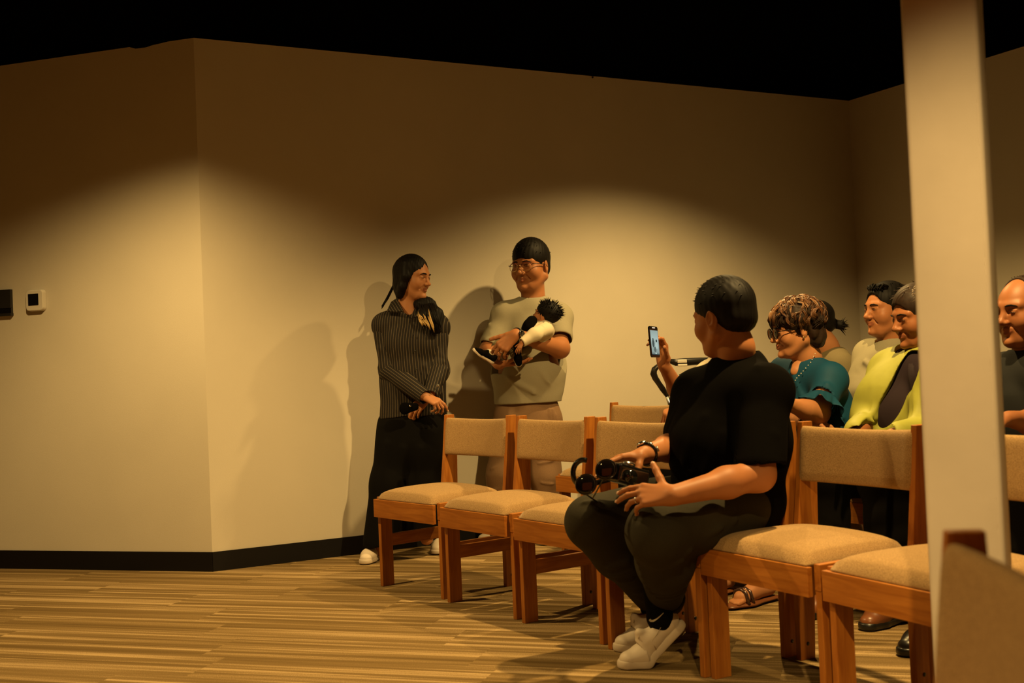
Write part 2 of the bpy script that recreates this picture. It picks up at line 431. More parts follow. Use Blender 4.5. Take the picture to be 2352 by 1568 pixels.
# ------------------------------------------------------------------ organic shapes: blended solids turned into one smooth skin
def smin(a, b, k):
    if k <= 0: return np.minimum(a, b)
    h = np.maximum(k - np.abs(a - b), 0) / k
    return np.minimum(a, b) - h * h * k * .25
class S:
    def __init__(s): s.p = []; s.k = .01; s.noise = None
    def _add(s, op, k, lo, hi, fn): s.p.append((op, s.k if k is None else k, np.minimum(lo, hi), np.maximum(lo, hi), fn)); return s
    def cone(s, a, b, ra, rb=None, k=None, op='u', flat=None):
        a = np.asarray(a, float); b = np.asarray(b, float); rb = ra if rb is None else rb
        ra = float(ra); rb = float(rb)
        R = max(ra, rb) * 1.02
        lo = np.minimum(a, b) - R; hi = np.maximum(a, b) + R
        if flat is not None:
            n = nrm(flat[0]); sc = 1 / flat[1] - 1; ms = min(1.0, flat[1])
            if flat[1] > 1: lo -= R * (flat[1] - 1); hi += R * (flat[1] - 1)
        def fn(p):
            q = p - a; ax = b - a
            if flat is not None:
                q = q + (q @ n)[:, None] * sc * n; ax = ax + (ax @ n) * sc * n
            L2 = ax @ ax + 1e-12
            t = np.clip((q @ ax) / L2, 0, 1)
            d = np.linalg.norm(q - t[:, None] * ax, axis=1) - (ra + (rb - ra) * t)
            return d * ms if flat is not None else d
        return s._add(op, k, lo, hi, fn)
    def chain(s, pts, rs, k=None, op='u', flat=None):
        for i in range(len(pts) - 1): s.cone(pts[i], pts[i + 1], rs[i], rs[i + 1], k, op, flat)
        return s
    def ell(s, c, r, R=None, k=None, op='u'):
        c = np.asarray(c, float); r = V(r, r, r) if not hasattr(r, '__len__') else V(*r)
        R_ = np.eye(3) if R is None else R
        ext = np.sqrt(((R_ * r) ** 2).sum(1))
        def fn(p):
            q = (p - c) @ R_
            k0 = np.linalg.norm(q / r, axis=1); k1 = np.linalg.norm(q / (r * r), axis=1) + 1e-9
            return k0 * (k0 - 1) / k1
        return s._add(op, k, c - ext, c + ext, fn)
    def box(s, c, h, R=None, rnd=.005, k=None, op='u'):
        c = np.asarray(c, float); h = V(*h); R_ = np.eye(3) if R is None else R
        ext = np.abs(R_) @ (h + rnd)
        def fn(p):
            q = np.abs((p - c) @ R_) - h
            return np.linalg.norm(np.maximum(q, 0), axis=1) + np.minimum(q.max(1), 0) - rnd
        return s._add(op, k, c - ext, c + ext, fn)
    def cut(s, c, n, k=0.004):
        """remove everything on the +n side of the plane through c"""
        c = np.asarray(c, float); n = nrm(n)
        return s._add('i', k, V(-99, -99, -99), V(99, 99, 99), lambda p: (p - c) @ n)
    def eval(s, p, slack):
        d = np.full(len(p), 9.0, np.float32)
        for op, k, lo, hi, fn in s.p:
            m = slack + k
            idx = np.nonzero(((p > lo - m) & (p < hi + m)).all(1))[0]
            if len(idx) == 0: continue
            v = fn(p[idx].astype(np.float64)).astype(np.float32); c = d[idx]
            if op == 'u': d[idx] = smin(c, v, k)
            elif op == 's': d[idx] = -smin(-c, v, k)
            else: d[idx] = -smin(-c, -v, k)
        if s.noise is not None: d = d + s.noise(p).astype(np.float32)
        return d
    def bounds(s):
        lo = V(9e9, 9e9, 9e9); hi = -lo
        for op, k, a, b, fn in s.p:
            if op == 'u': lo = np.minimum(lo, a); hi = np.maximum(hi, b)
        return lo - .012, hi + .012
    def net(s, vox, lo=None, hi=None):
        l, h = s.bounds()
        lo = l if lo is None else np.maximum(l, lo); hi = h if hi is None else np.minimum(h, hi)
        B = 6
        nb = np.ceil((hi - lo) / (vox * B)).astype(int) + 1
        cs = B * vox
        ii = np.stack(np.meshgrid(*[np.arange(n) for n in nb], indexing='ij'), -1).reshape(-1, 3)
        cd = s.eval((lo + (ii + .5 - .5 / B) * cs).astype(np.float32), cs * 1.6)
        act = np.abs(cd) < cs * 1.25 + .012
        D = np.where(cd < 0, -1.0, 1.0).astype(np.float32).reshape(nb)
        D = D.repeat(B, 0).repeat(B, 1).repeat(B, 2)
        off = np.stack(np.meshgrid(*[np.arange(B)] * 3, indexing='ij'), -1).reshape(-1, 3)
        ai = ii[act]
        for c0 in range(0, len(ai), 3000):
            g = (ai[c0:c0 + 3000, None, :] * B + off[None]).reshape(-1, 3)
            D[g[:, 0], g[:, 1], g[:, 2]] = s.eval((lo + g * vox).astype(np.float32), vox * 4)
        I = D < 0
        n = V(*D.shape).astype(int)
        cnt = np.zeros(n - 1, np.int8)
        cor = [(a, b, c) for a in (0, 1) for b in (0, 1) for c in (0, 1)]
        sl = lambda a, m: slice(a, m - 1 + a)
        for a, b, c in cor: cnt += I[sl(a, n[0]), sl(b, n[1]), sl(c, n[2])]
        cells = np.argwhere((cnt > 0) & (cnt < 8))
        if len(cells) == 0: return np.zeros((0, 3)), np.zeros((0, 4), int)
        idx = np.full(n - 1, -1, np.int32); idx[cells[:, 0], cells[:, 1], cells[:, 2]] = np.arange(len(cells))
        dv = {o: D[cells[:, 0] + o[0], cells[:, 1] + o[1], cells[:, 2] + o[2]] for o in cor}
        acc = np.zeros((len(cells), 3)); num = np.zeros(len(cells))
        for o in cor:
            for ax in range(3):
                if o[ax]: continue
                o2 = list(o); o2[ax] = 1; o2 = tuple(o2)
                d0, d1 = dv[o], dv[o2]; m = (d0 < 0) != (d1 < 0)
                t = np.where(m, d0 / np.where(m, d0 - d1, 1), 0)
                q = np.array(o, float) * np.ones((len(cells), 1)); q[:, ax] = t
                acc += q * m[:, None]; num += m
        vt = lo + (cells + acc / num[:, None]) * vox
        F = []
        for ax in range(3):
            u, w = (ax + 1) % 3, (ax + 2) % 3
            s0 = [slice(None)] * 3; s1 = [slice(None)] * 3; s0[ax] = slice(0, -1); s1[ax] = slice(1, None)
            ch = I[tuple(s0)] != I[tuple(s1)]
            e = np.argwhere(ch); 
            ok = (e[:, u] > 0) & (e[:, w] > 0) & (e[:, u] < n[u] - 1) & (e[:, w] < n[w] - 1); e = e[ok]
            ins = I[e[:, 0], e[:, 1], e[:, 2]]
            def cell(du, dw):
                c = e.copy(); c[:, u] -= du; c[:, w] -= dw; return idx[c[:, 0], c[:, 1], c[:, 2]]
            q = np.stack([cell(1, 1), cell(0, 1), cell(0, 0), cell(1, 0)], 1)
            q[~ins] = q[~ins][:, ::-1]
            F.append(q)
        F = np.concatenate(F); F = F[(F >= 0).all(1)]
        return vt, F

def join(parts):
    vs, fs, o = [], [], 0
    for v, f in parts: vs.append(v); fs.append(f + o); o += len(v)
    return np.concatenate(vs), np.concatenate(fs)
def wob(freq, amp, seed, aniso=(1, 1, 1)):
    """gentle cloth-like unevenness"""
    rg = np.random.RandomState(seed); D = rg.randn(5, 3) * V(*aniso); ph = rg.rand(5) * 6.3; fr = freq * (0.7 + .7 * rg.rand(5))
    D /= np.linalg.norm(D, axis=1)[:, None]
    def f(p):
        w = np.sin(p @ D[3] * fr[3] * .6 + ph[3]) * 1.2
        out = 0
        for i in range(3): out = out + np.sin(p @ D[i] * fr[i] + ph[i] + w * (1 + i * .5))
        return amp * out / 2.0
    return f
def folds(specs, base=None):
    """specs: list of (a, b, radius, height): soft ridges (height > 0 swells) along segments"""
    def f(p):
        d = base(p) if base else np.zeros(len(p))
        for a, b, r, h in specs:
            ax = b - a; q = p - a; t = np.clip((q @ ax) / (ax @ ax), 0, 1)
            e = np.linalg.norm(q - t[:, None] * ax, axis=1)
            d = d - h * np.exp(-(e / r) ** 2)
        return d
    return f

class Frame:
    def __init__(s, o, f, up=(0, 0, 1), sc=1.0):
        s.o = np.asarray(o, float); s.f = nrm(f); u = np.asarray(up, float)
        s.l = nrm(np.cross(u, s.f)); s.u = np.cross(s.f, s.l); s.s = sc
        s.R = np.stack([s.l, s.f, s.u], 1)                     # columns: left, forward, up
    def __call__(s, x, y, z): return s.o + s.R @ (V(x, y, z) * s.s)
    def inv(s, p): return ((p - s.o) @ s.R) / s.s
    def mir(s, sd, x, y, z): return s(sd * x, y, z)

# skin, cloth, hair
M['skin'] = mat('skin', (0.42, 0.170, 0.068), 0.50, 0.28, noise=(14, .06), sss=0.08)
M['skin_light'] = mat('fair_skin', (0.47, 0.205, 0.088), 0.50, 0.28, noise=(14, .06), sss=0.08)
M['skin_dark'] = mat('tanned_skin', (0.34, 0.130, 0.050), 0.48, 0.32, noise=(14, .08), sss=0.08)
M['lip'] = mat('lip', (0.33, 0.110, 0.052), 0.5, 0.35)
M['nail'] = mat('nail', (0.72, 0.45, 0.33), 0.3, 0.5)
M['eye'] = mat('eye', (0.03, 0.015, 0.01), 0.15, 0.6)
M['sclera'] = mat('eye_white', (0.13, 0.09, 0.065), 0.3, 0.4)
M['hair'] = mat('black_hair', (0.0035, 0.0026, 0.0022), 0.60, 0.20, noise=(90, .3))
M['hair_brown'] = mat('dark_brown_hair', (0.022, 0.011, 0.006), 0.6, 0.25, noise=(90, .3))
M['curl'] = mat('auburn_curls', (0.13, 0.054, 0.021), 0.42, 0.5, noise=(60, .4))
M['curl_light'] = mat('highlighted_curls', (0.30, 0.15, 0.065), 0.38, 0.5)
M['grey_hair'] = mat('greying_hair', (0.16, 0.115, 0.075), 0.45, 0.4, noise=(140, .6))
M['blonde'] = mat('blonde_hair_tips', (0.55, 0.36, 0.13), 0.38, 0.5, noise=(80, .3))
M['sage'] = mat('sage_cotton', (0.36, 0.33, 0.235), 0.85, 0.15, noise=(500, .08), bump=(700, .12))
M['sage_light'] = mat('pale_sage_cotton', (0.34, 0.31, 0.205), 0.85, 0.15, noise=(500, .08), bump=(700, .12))
M['olive'] = mat('olive_cotton', (0.17, 0.14, 0.075), 0.85, 0.15, noise=(500, .1))
M['cargo'] = mat('brown_twill', (0.26, 0.155, 0.085), 0.8, 0.2, noise=(300, .1))
M['black_cloth'] = mat('black_cotton', (0.0026, 0.0022, 0.0019), 0.95, 0.05, noise=(400, .15))
M['trouser_black'] = mat('black_trouser', (0.005, 0.0045, 0.004), 0.9, 0.08)
M['char_olive'] = mat('charcoal_olive_twill', (0.036, 0.032, 0.021), 0.85, 0.15, noise=(300, .12))
M['teal'] = mat('teal_crepe', (0.005, 0.062, 0.125), 0.7, 0.25, noise=(300, .08))
M['lime'] = mat('yellow_green_shell', (0.36, 0.37, 0.06), 0.6, 0.3, noise=(20, .05))
M['navy'] = mat('dark_purple_knit', (0.030, 0.020, 0.026), 0.85, 0.15)
M['polo'] = mat('dark_polo_knit', (0.008, 0.009, 0.010), 0.8, 0.2)
M['cream_cloth'] = mat('cream_cotton', (0.72, 0.64, 0.46), 0.8, 0.15, bump=(500, .1))
M['white_shoe'] = mat('white_leather', (0.72, 0.62, 0.50), 0.5, 0.35, noise=(9, .07))
M['shoe_tan'] = mat('brown_leather', (0.20, 0.07, 0.025), 0.35, 0.5)
M['rubber_white'] = mat('white_rubber', (0.66, 0.56, 0.44), 0.6, 0.3, noise=(14, .08))
M['lace'] = mat('shoelace', (0.58, 0.47, 0.32), 0.8, 0.1)
M['swoosh'] = mat('woven_logo', (0.62, 0.58, 0.48), 0.8, 0.1)
M['leather_red'] = mat('dark_red_leather', (0.16, 0.03, 0.02), 0.5, 0.4)

def stripe_mat():
    m = mat('pinstriped_shirting', (0.018, 0.015, 0.013), 0.75, 0.2); nt = m.node_tree; N = nt.nodes; L = nt.links; b = N['Principled BSDF']
    at = N.new('ShaderNodeAttribute'); at.attribute_name = 'across'
    d = N.new('ShaderNodeMath'); d.operation = 'DIVIDE'; d.inputs[1].default_value = .0138; L.new(at.outputs['Fac'], d.inputs[0])
    fr = N.new('ShaderNodeMath'); fr.operation = 'FRACT'; L.new(d.outputs[0], fr.inputs[0])
    lt = N.new('ShaderNodeMath'); lt.operation = 'LESS_THAN'; lt.inputs[1].default_value = .15; L.new(fr.outputs[0], lt.inputs[0])
    mx = N.new('ShaderNodeMix'); mx.data_type = 'RGBA'
    mx.inputs[6].default_value = (0.017, 0.014, 0.012, 1); mx.inputs[7].default_value = (0.135, 0.108, 0.070, 1)
    L.new(lt.outputs[0], mx.inputs[0]); L.new(mx.outputs[2], b.inputs['Base Color'])
    return m
M['stripe'] = stripe_mat()

# ------------------------------------------------------------------ heads
def head_sdf(s, H, full=1.0, k=.012, smile=0.0, jaw=1.0, nose=1.0, ears=(1, -1), brow=1.0):
    """H: Frame at the head centre (chin at z=-.115, crown at z=+.115)"""
    R = H.R; q = H.s
    E = lambda c, r, kk=k, op='u', RR=None: s.ell(H(*c), [x * q for x in r], R if RR is None else RR, kk * q, op)
    E((0, -.014, .030), (.073, .094, .082))
    E((0, .030, -.015), (.061 * full, .062, .083), .03)
    E((0, .040, -.078), (.036 * jaw, .040, .033), .03)
    for sd in (1, -1):
        s.cone(H(sd * .022, .050, -.095), H(sd * .056 * jaw, -.008, -.050), .020 * q, .022 * q, .025 * q)
        E((sd * .040 * full, .052, -.032), (.026 * full, .028, .030), .02)          # cheek
        s.cone(H(sd * .012, .082, .020), H(sd * .045, .066, .020), .0115 * q * brow, .011 * q, .014 * q)   # brow ridge
        E((sd * .031, .097, .0005), (.021, .018, .0115), .014, 's')                    # socket
        E((sd * .031, .0745, -.0005), (.0165, .0130, .0105), .004)                    # eyeball and lids
        s.cone(H(sd * .020, .0855, .0075), H(sd * .043, .0795, .0055), .0030 * q, .0024 * q, .006 * q)       # upper lid fold
        s.cone(H(sd * .021, .0835, -.0105), H(sd * .042, .0770, -.0095), .0030 * q, .0022 * q, .009 * q)      # lower lid
        s.cone(H(sd * .016, .093, -.036), H(sd * .034, .073, -.060), .0028 * q, .0020 * q, .008 * q, 's')    # smile fold
    s.cone(H(0, .080, .014), H(0, .1015 * 1, -.026), .0080 * q, .0105 * q * nose, .012 * q)
    E((0, .1065, -.0315), (.0115 * nose, .0110, .0095), .008)
    for sd in (1, -1):
        E((sd * .0125 * nose, .0955, -.0345), (.0080, .0095, .0075), .006)
        E((sd * .0070, .1015, -.0425), (.0036, .0050, .0030), .003, 's')
    sm = smile
    s.cone(H(0, .0905, -.0555), H(.021, .0800, -.0580 + sm * .005), .0050 * q, .0030 * q, .007 * q)
    s.cone(H(0, .0905, -.0555), H(-.021, .0800, -.0580 + sm * .005), .0050 * q, .0030 * q, .007 * q)
    s.cone(H(0, .0885, -.0680), H(.018, .0790, -.0640 + sm * .004), .0060 * q, .0035 * q, .007 * q)
    s.cone(H(0, .0885, -.0680), H(-.018, .0790, -.0640 + sm * .004), .0060 * q, .0035 * q, .007 * q)
    for sd in (1, -1):
        s.cone(H(0, .0990, -.0612), H(sd * .025, .0840, -.0610 + sm * .007), .0020 * q, .0016 * q, .002 * q, 's')
    E((0, .0925, -.0785), (.022, .0055, .0040), .007, 's')
    E((0, .080, -.098), (.017, .015, .014), .015)
    for sd in ears:
        c, sn = math.cos(.35), math.sin(.35)
        RR = R @ np.array([[c, -sd * sn, 0], [sd * sn, c, 0], [0, 0, 1.0]]).T
        E((sd * .077, -.010, -.006), (.0085, .0185, .0315), .006, 'u', RR)
        E((sd * .0855, -.006, .000), (.0050, .0115, .0200), .004, 's', RR)
        E((sd * .0775, -.004, -.010), (.0050, .0060, .0080), .005, 'u', RR)
    return s
def lip_mask(H, c):
    q = H.inv(c); e = (q[:, 0] / .0225) ** 2 + ((q[:, 2] + .0615) / .0100) ** 2
    return (e < 1) & (q[:, 1] > .062)
def face_parts(body, H, brow_mat, lids=.0042, look=0.0, brow_lift=0.0, closed=False, sides=(1, -1)):
    """eyes and eyebrows as children of the body"""
    q = H.s
    for sd in sides:
        b = MB()
        b.ball(H(sd * .0315, .0800, -.0012), [.0128 * q, .0090 * q, (.0015 if closed else lids) * q], H.R, 18, 10)
        o = b.build('eye', M['sclera' if not closed else 'eye'], body, True)
        if not closed:
            b = MB(); b.ball(H(sd * .0315 + look, .0826, -.0010), [.0056 * q, .0080 * q, lids * .97 * q], H.R, 14, 8)
            b.build('iris', M['eye'], o, True)
        b = MB()
        pts = [H(sd * x, y, z) for x, y, z in [(.017, .0905, .0030), (.024, .0893, .0052), (.033, .0865, .0052), (.042, .0820, .0024), (.047, .077, .0000)]]
        b.tube(pts, [.0007 * q, .0012 * q, .0013 * q, .0011 * q, .0006 * q], 6); b.build('eyelashes', M['eye'], o, True)
        b = MB()
        pts = [(.013, .0945, .0190), (.022, .0945, .0215), (.034, .0900, .0225), (.045, .0810, .0185 - brow_lift), (.051, .0730, .0145 - brow_lift)]
        rs = [.0022, .0033, .0030, .0021, .0009]
        P = [H(sd * x, y, z) for x, y, z in pts]
        vs = []
        b.tube(P, [r * q for r in rs], 6)
        b.build('eyebrow', brow_mat, body, True)
def strands(b, H, roots, dirs, length, r0, curl=0.0, seg=4, rg=None, n=4):
    for p, d in zip(roots, dirs):
        d = nrm(d); pts = [p]; L = length * rg.uniform(.6, 1.2); ax = nrm(rg.randn(3))
        for i in range(seg):
            d = nrm(d + ax * curl * rg.uniform(.5, 1)); pts.append(pts[-1] + d * L / seg)
        b.tube(pts, [r0 * (1 - .8 * i / seg) for i in range(seg + 1)], n)

# ------------------------------------------------------------------ hands
def hand_sdf(s, w, d, n, t, q=1.0, curl=((.3, .4, .3),) * 4, spread=.06, thumb=(.75, .55, .25), tcurl=.25, tl=1.0, info=None, ring=None):
    """w wrist, d towards the fingers, n palm normal (fingers close towards it), t roughly towards the thumb"""
    d = nrm(d); n = nrm(np.asarray(n, float) - (np.asarray(n, float) @ d) * d); t0 = np.cross(d, n); t = t0 if t0 @ np.asarray(t, float) > 0 else -t0
    w = np.asarray(w, float); info = [] if info is None else info
    knk = [(.030, .088), (.010, .092), (-.010, .088), (-.028, .080)]
    fl = [(.042, .026, .021), (.046, .030, .022), (.042, .027, .021), (.034, .021, .019)]
    fr = [.0092, .0095, .0090, .0080]
    s.cone(w - d * .01 * q, w + d * .02 * q, .023 * q, .022 * q, .015 * q, flat=(n, .72))
    for i in range(4):
        K = w + (d * knk[i][1] + t * knk[i][0]) * q - n * .0015 * q
        s.cone(w + (d * .012 + t * knk[i][0] * .5) * q, K, .0150 * q, .0112 * q, .012 * q)
        cur = K; base = nrm(d + t * spread * (1.5 - i)); nb = nrm(n - (n @ base) * base)
        r = fr[i] * q; a = 0.0
        for j in range(3):
            a += curl[i][j]; dr = base * math.cos(a) + nb * math.sin(a); nx = cur + dr * fl[i][j] * q
            s.cone(cur, nx, r, r * .90, .0035 * q)
            if j == 0 and ring == i: info.append(('ring', cur + dr * fl[i][j] * q * .5, dr, r * 1.1))
            cur = nx; r *= .90
        nn = nb * math.cos(a) - base * math.sin(a)
        info.append(('nail', cur + dr * .001 * q - nn * r * .86, dr, nn))
    s.ell(w + (d * .036 + t * .026 + n * .008) * q, [.017 * q, .026 * q, .014 * q], np.stack([t, d, n], 1), .012 * q)
    tb = w + (d * .026 + t * .030 + n * .004) * q
    td = nrm(t * thumb[0] + d * thumb[1] + n * thumb[2]); r = .0128 * q
    s.cone(w + (d * .012 + t * .014) * q, tb, .0150 * q, .0140 * q, .012 * q)
    for j, L in enumerate((.036, .030, .024)):
        nx = tb + td * L * q * tl; s.cone(tb, nx, r, r * .90, .005 * q); tb = nx; r *= .90
        if j < 2: td = nrm(td + (d * .5 + n * .5) * tcurl)
    nn = nrm(n - (n @ td) * td)
    info.append(('nail', tb - nn * r * .8, td, nn))
    return info
def add_nails(body, info, q=1.0, rings=M['gold'], nail=True):
    for it in info:
        if it[0] == 'nail' and nail:
            _, p, dr, nn = it; b = MB(); b.ball(p, [.0052 * q, .0068 * q, .0016 * q], np.stack([nrm(np.cross(dr, nn)), dr, nn], 1), 10, 6)
            b.build('fingernail', M['nail'], body, True)
        elif it[0] == 'ring':
            _, p, dr, r = it; b = MB(); a = nrm(np.cross(dr, V(.3, .5, .8))); c = np.cross(dr, a)
            b.tube([p + (a * math.cos(x) + c * math.sin(x)) * r for x in np.linspace(0, math.tau, 21)[:-1]], .0013, 6, closed=True)
            b.build('ring', rings, body, True)
# ------------------------------------------------------------------ people
def make_body(name, label, parts, H, skin, cat='person', group=None, lip=True):
    v, f = join(parts)
    c = v[f].mean(1); m = lip_mask(H, c).astype(int) if lip else np.zeros(len(f), int)
    o = mesh_obj(name, v, f, [skin, M['lip']], None, True, m)
    return tag(o, label, cat, group)
def net_obj(name, s, vox, mt, parent, attr=None, lo=None, hi=None, midx=None):
    v, f = s.net(vox, lo, hi)
    return mesh_obj(name, v, f, mt, parent, True, midx(v[f].mean(1)) if midx else None, attr(v) if attr else None)

def short_hair(body, H, mt, vox=.003, hl=.052, top=.0, side=-.012, nape=-.052, fringe=0.0, vol=1.0, seed=1, tuft=110, cow=False, name='hair', front=0.0, tl=.026):
    s = S(); q = H.s; R = H.R; rg = np.random.RandomState(seed)
    s.ell(H(0, -.012, .036 + top * .5), [x * q for x in (.0805 * vol, .1015 * vol, .089 + top * .5)], R)
    s.ell(H(0, -.055, -.012), [x * q for x in (.066, .054, .050)], R, .02 * q)
    # open the face, the ears and the neck
    s.ell(H(0, .098 + front, hl - .092), [x * q for x in (.072, .060, .090)], R, .006 * q, 's')
    for sd in (1, -1):
        s.ell(H(sd * .088, .004, -.040 + side), [x * q for x in (.034, .030, .056)], R, .005 * q, 's')
        s.ell(H(sd * .080, .052, -.055), [x * q for x in (.030, .034, .076)], R, .006 * q, 's')
    s.cut(H(0, -.09, nape), -R[:, 2] * 1.0 - R[:, 1] * .12, .006)
    fr = rg.rand(3) * 6
    s.noise = lambda p: (lambda Q: .00035 * q * (np.sin(Q[:, 0] * 420 / 1 + 14 * np.sin(Q[:, 1] * 22 + fr[0])) + .7 * np.sin(Q[:, 1] * 300 + 20 * np.sin(Q[:, 0] * 30) + fr[1])))(H.inv(p))
    h = net_obj(name, s, vox, mt, body)
    b = MB(); roots = []; dirs = []
    for i in range(tuft):
        th = rg.uniform(0, math.tau); z = rg.uniform(.1, .98); rr = math.sqrt(1 - z * z)
        x, y, zz = rr * math.cos(th), rr * math.sin(th), z
        P = V(x * .079 * vol, -.012 + y * .099 * vol, .036 + top * .5 + zz * (.086 + top * .5))
        if y > .55 and P[2] < hl + .012: continue
        roots.append(H(*P)); dirs.append(R @ V(x * .8 + (.5 if cow else .15), y * .7 + .55 + fringe, zz * .28 - .1))
    strands(b, H, roots, dirs, tl * q, .0026 * q, .16, 4, rg, 4)
    # fringe tips hanging over the hairline
    roots = []; dirs = []
    for i in range(int(26 + 60 * fringe)):
        x = rg.uniform(-.058, .058); y = .072 - 8 * x * x
        roots.append(H(x, y + front, hl + .016 - 7 * x * x)); dirs.append(R @ V(rg.uniform(-.3, .5), .30, -.75))
    strands(b, H, roots, dirs, (.014 + .018 * fringe) * q, .0028 * q, .12, 3, rg, 4)
    b.build('loose_strands', mt, h, True)
    return h

def shoe(body, toe, ball, heel, u_toe, u_heel, q=1.0, upper=None, sole=None, collar=True, laces=True, vox=.004, chunky=1.0, name='shoe', mouth=None):
    """low shoe modelled straight (heel at y=0, toe at y=.285, sole at z=0), then bent at the ball of the foot"""
    upper = upper or M['white_shoe']; sole = sole or M['rubber_white']
    fw = nrm(toe - ball); up = nrm(u_toe - (u_toe @ fw) * fw); lt = np.cross(fw, up); hv = heel - ball
    th = math.atan2(hv @ up, -(hv @ fw)); th = 0.0 if abs(th) < .03 else th; yb = .185
    org = ball - fw * yb * q
    def place(v):
        v = np.asarray(v, float) * q; y = v[:, 1] / q; t = np.clip((yb + .012 - y) / .045, 0, 1); t = t * t * (3 - 2 * t); a = th * t
        dy = v[:, 1] - yb * q; z = v[:, 2]; y2 = yb * q + dy * np.cos(a) + z * np.sin(a) * 1.0; z2 = -dy * np.sin(a) + z * np.cos(a)
        return org + v[:, :1] * lt + y2[:, None] * fw + z2[:, None] * up
    U = V(0, 0, 1); vx = vox / q * .9
    s = S(); s.k = .014
    s.cone(V(0, .040, .044), V(.001, .115, .046), .0340, .0330, .02); s.cone(V(.001, .115, .046), V(.003, .190, .034), .0330, .0410, .02); s.cone(V(.003, .190, .034), V(.0, .238, .026), .0410, .0350, .02, flat=(U, .78))
    s.cone(V(0, .030, .050), V(0, .026, .074), .0300, .0275, .012); s.cone(V(0, .138, .064), V(0, .126, .088), .0225, .0180, .016)
    s.ell(V(0, .070, .116), [.0275, .050, .047], None, .006, 's'); s.cut(V(0, 0, .016), V(0, 0, -1), .002)
    v, f = s.net(vx); o = mesh_obj(name, place(v), f, upper, body, True)
    s = S(); c = chunky
    s.chain([V(0, .038, .012), V(.002, .115, .012), V(.004, .192, .012), V(.001, .243, .012)], [.0375, .0350, .0465, .0375], .006, flat=(U, .9))
    s.cut(V(0, 0, .026 * (1 + (c - 1) * .5)), U, .003); s.cut(V(0, 0, .0), -U, .003)
    v, f = s.net(vx); mesh_obj('sole', place(v), f, sole, o, True)
    if laces:
        b = MB()
        for i in range(4):
            y = .140 + .016 * i; z = .0850 - .0110 * i
            for sg in (1, -1):
                b.tube(place([V(sg * .019, y - .004, z - .011), V(0, y, z), V(-sg * .019, y + .005, z - .013)]), .0019 * q, 5)
        for sg in (1, -1):
            b.tube(place([V(sg * (.003 + .015 * math.sin(x)), .134 + .004 * x, .090 - .004 * x + .006 * math.sin(x)) for x in np.linspace(0, 3.1, 8)]), .0018 * q, 5)
            b.tube(place([V(sg * .003, .136, .090), V(sg * .016, .144, .082), V(sg * .026, .156, .062)]), .0016 * q, 5)
        b.build('laces', M['lace'], o, True)
        b = MB()      # stitched seams: toe cap, eyestay and quarter
        def on(x, y):   # height of the upper near the vamp
            r = .0335 + (.041 - .0335) * min(1, max(0, (y - .115) / .075)); zc = .046 - .012 * min(1, max(0, (y - .115) / .075)); 
            if y > .19: r = .041 - .006 * (y - .19) / .048; zc = .034 - .008 * (y - .19) / .048; return zc + .8 * math.sqrt(max(1e-6, r * r - x * x)) + .0012
            return zc + math.sqrt(max(1e-6, r * r - x * x)) + .0010
        b.tube(place([V(x, .206 - 6 * x * x, on(x, .206 - 6 * x * x)) for x in np.linspace(-.030, .030, 13)]), .0010 * q, 4)
        b.tube(place([V(x, .216 - 6 * x * x, on(x, .216 - 6 * x * x)) for x in np.linspace(-.028, .028, 13)]), .0008 * q, 4)
        for sg in (1, -1):
            b.tube(place([V(sg * .0350, .062, .066), V(sg * .0352, .090, .060), V(sg * .0352, .118, .056), V(sg * .0360, .124, .044), V(sg * .0375, .128, .028)]), .0010 * q, 4)
        b.build('seams', M['lace'], o, True)
    return o

def collar_ring(parent, H0, c, axis, r, tube, mt, name='collar', squash=.86, fwd=None, n=36):
    axis = nrm(axis); a = nrm(fwd - (fwd @ axis) * axis); l = np.cross(axis, a)
    b = MB(); b.tube([c + (a * math.cos(x) * squash + l * math.sin(x)) * r for x in np.linspace(0, math.tau, n + 1)[:-1]], tube, 8, closed=True)
    return b.build(name, mt, parent, True)

def torso(s, neck, chest, waist, hem, w, Fw, flat=.64, k=.05, sh=None):
    top = chest.copy()
    if sh is not None:
        zs = (sh[0][2] + sh[1][2]) / 2
        top = np.array([*((sh[0] + sh[1])[:2] / 2 * .5 + chest[:2] * .5), min(chest[2], zs - w[1] * .86 + .050)])
        s.cone(sh[0], sh[1], w[1] * .40, w[1] * .40, k, flat=(Fw, 1.05))
        s.cone(neck - V(0, 0, .075), top, .075, w[1] * .8, k, flat=(Fw, flat + .1))
    else:
        s.cone(neck * .5 + chest * .5, chest, w[0], w[1], k, flat=(Fw, flat))
    if top[2] > waist[2] + .01: s.chain([top, waist, hem], w[1:], k, flat=(Fw, flat))
    else: s.chain([top, hem], [w[1], w[3]], k, flat=(Fw, flat))
def sleeve(s, sh, el, t, r0, r1, k=.035, hollow=True, cutk=.003):
    """short sleeve from shoulder towards the elbow, ending at fraction t"""
    e = sh + (el - sh) * t; ax = nrm(el - sh)
    s.cone(sh, e, r0, r1, k)
    return e, ax

def up_of(a, b): return nrm(b - a)

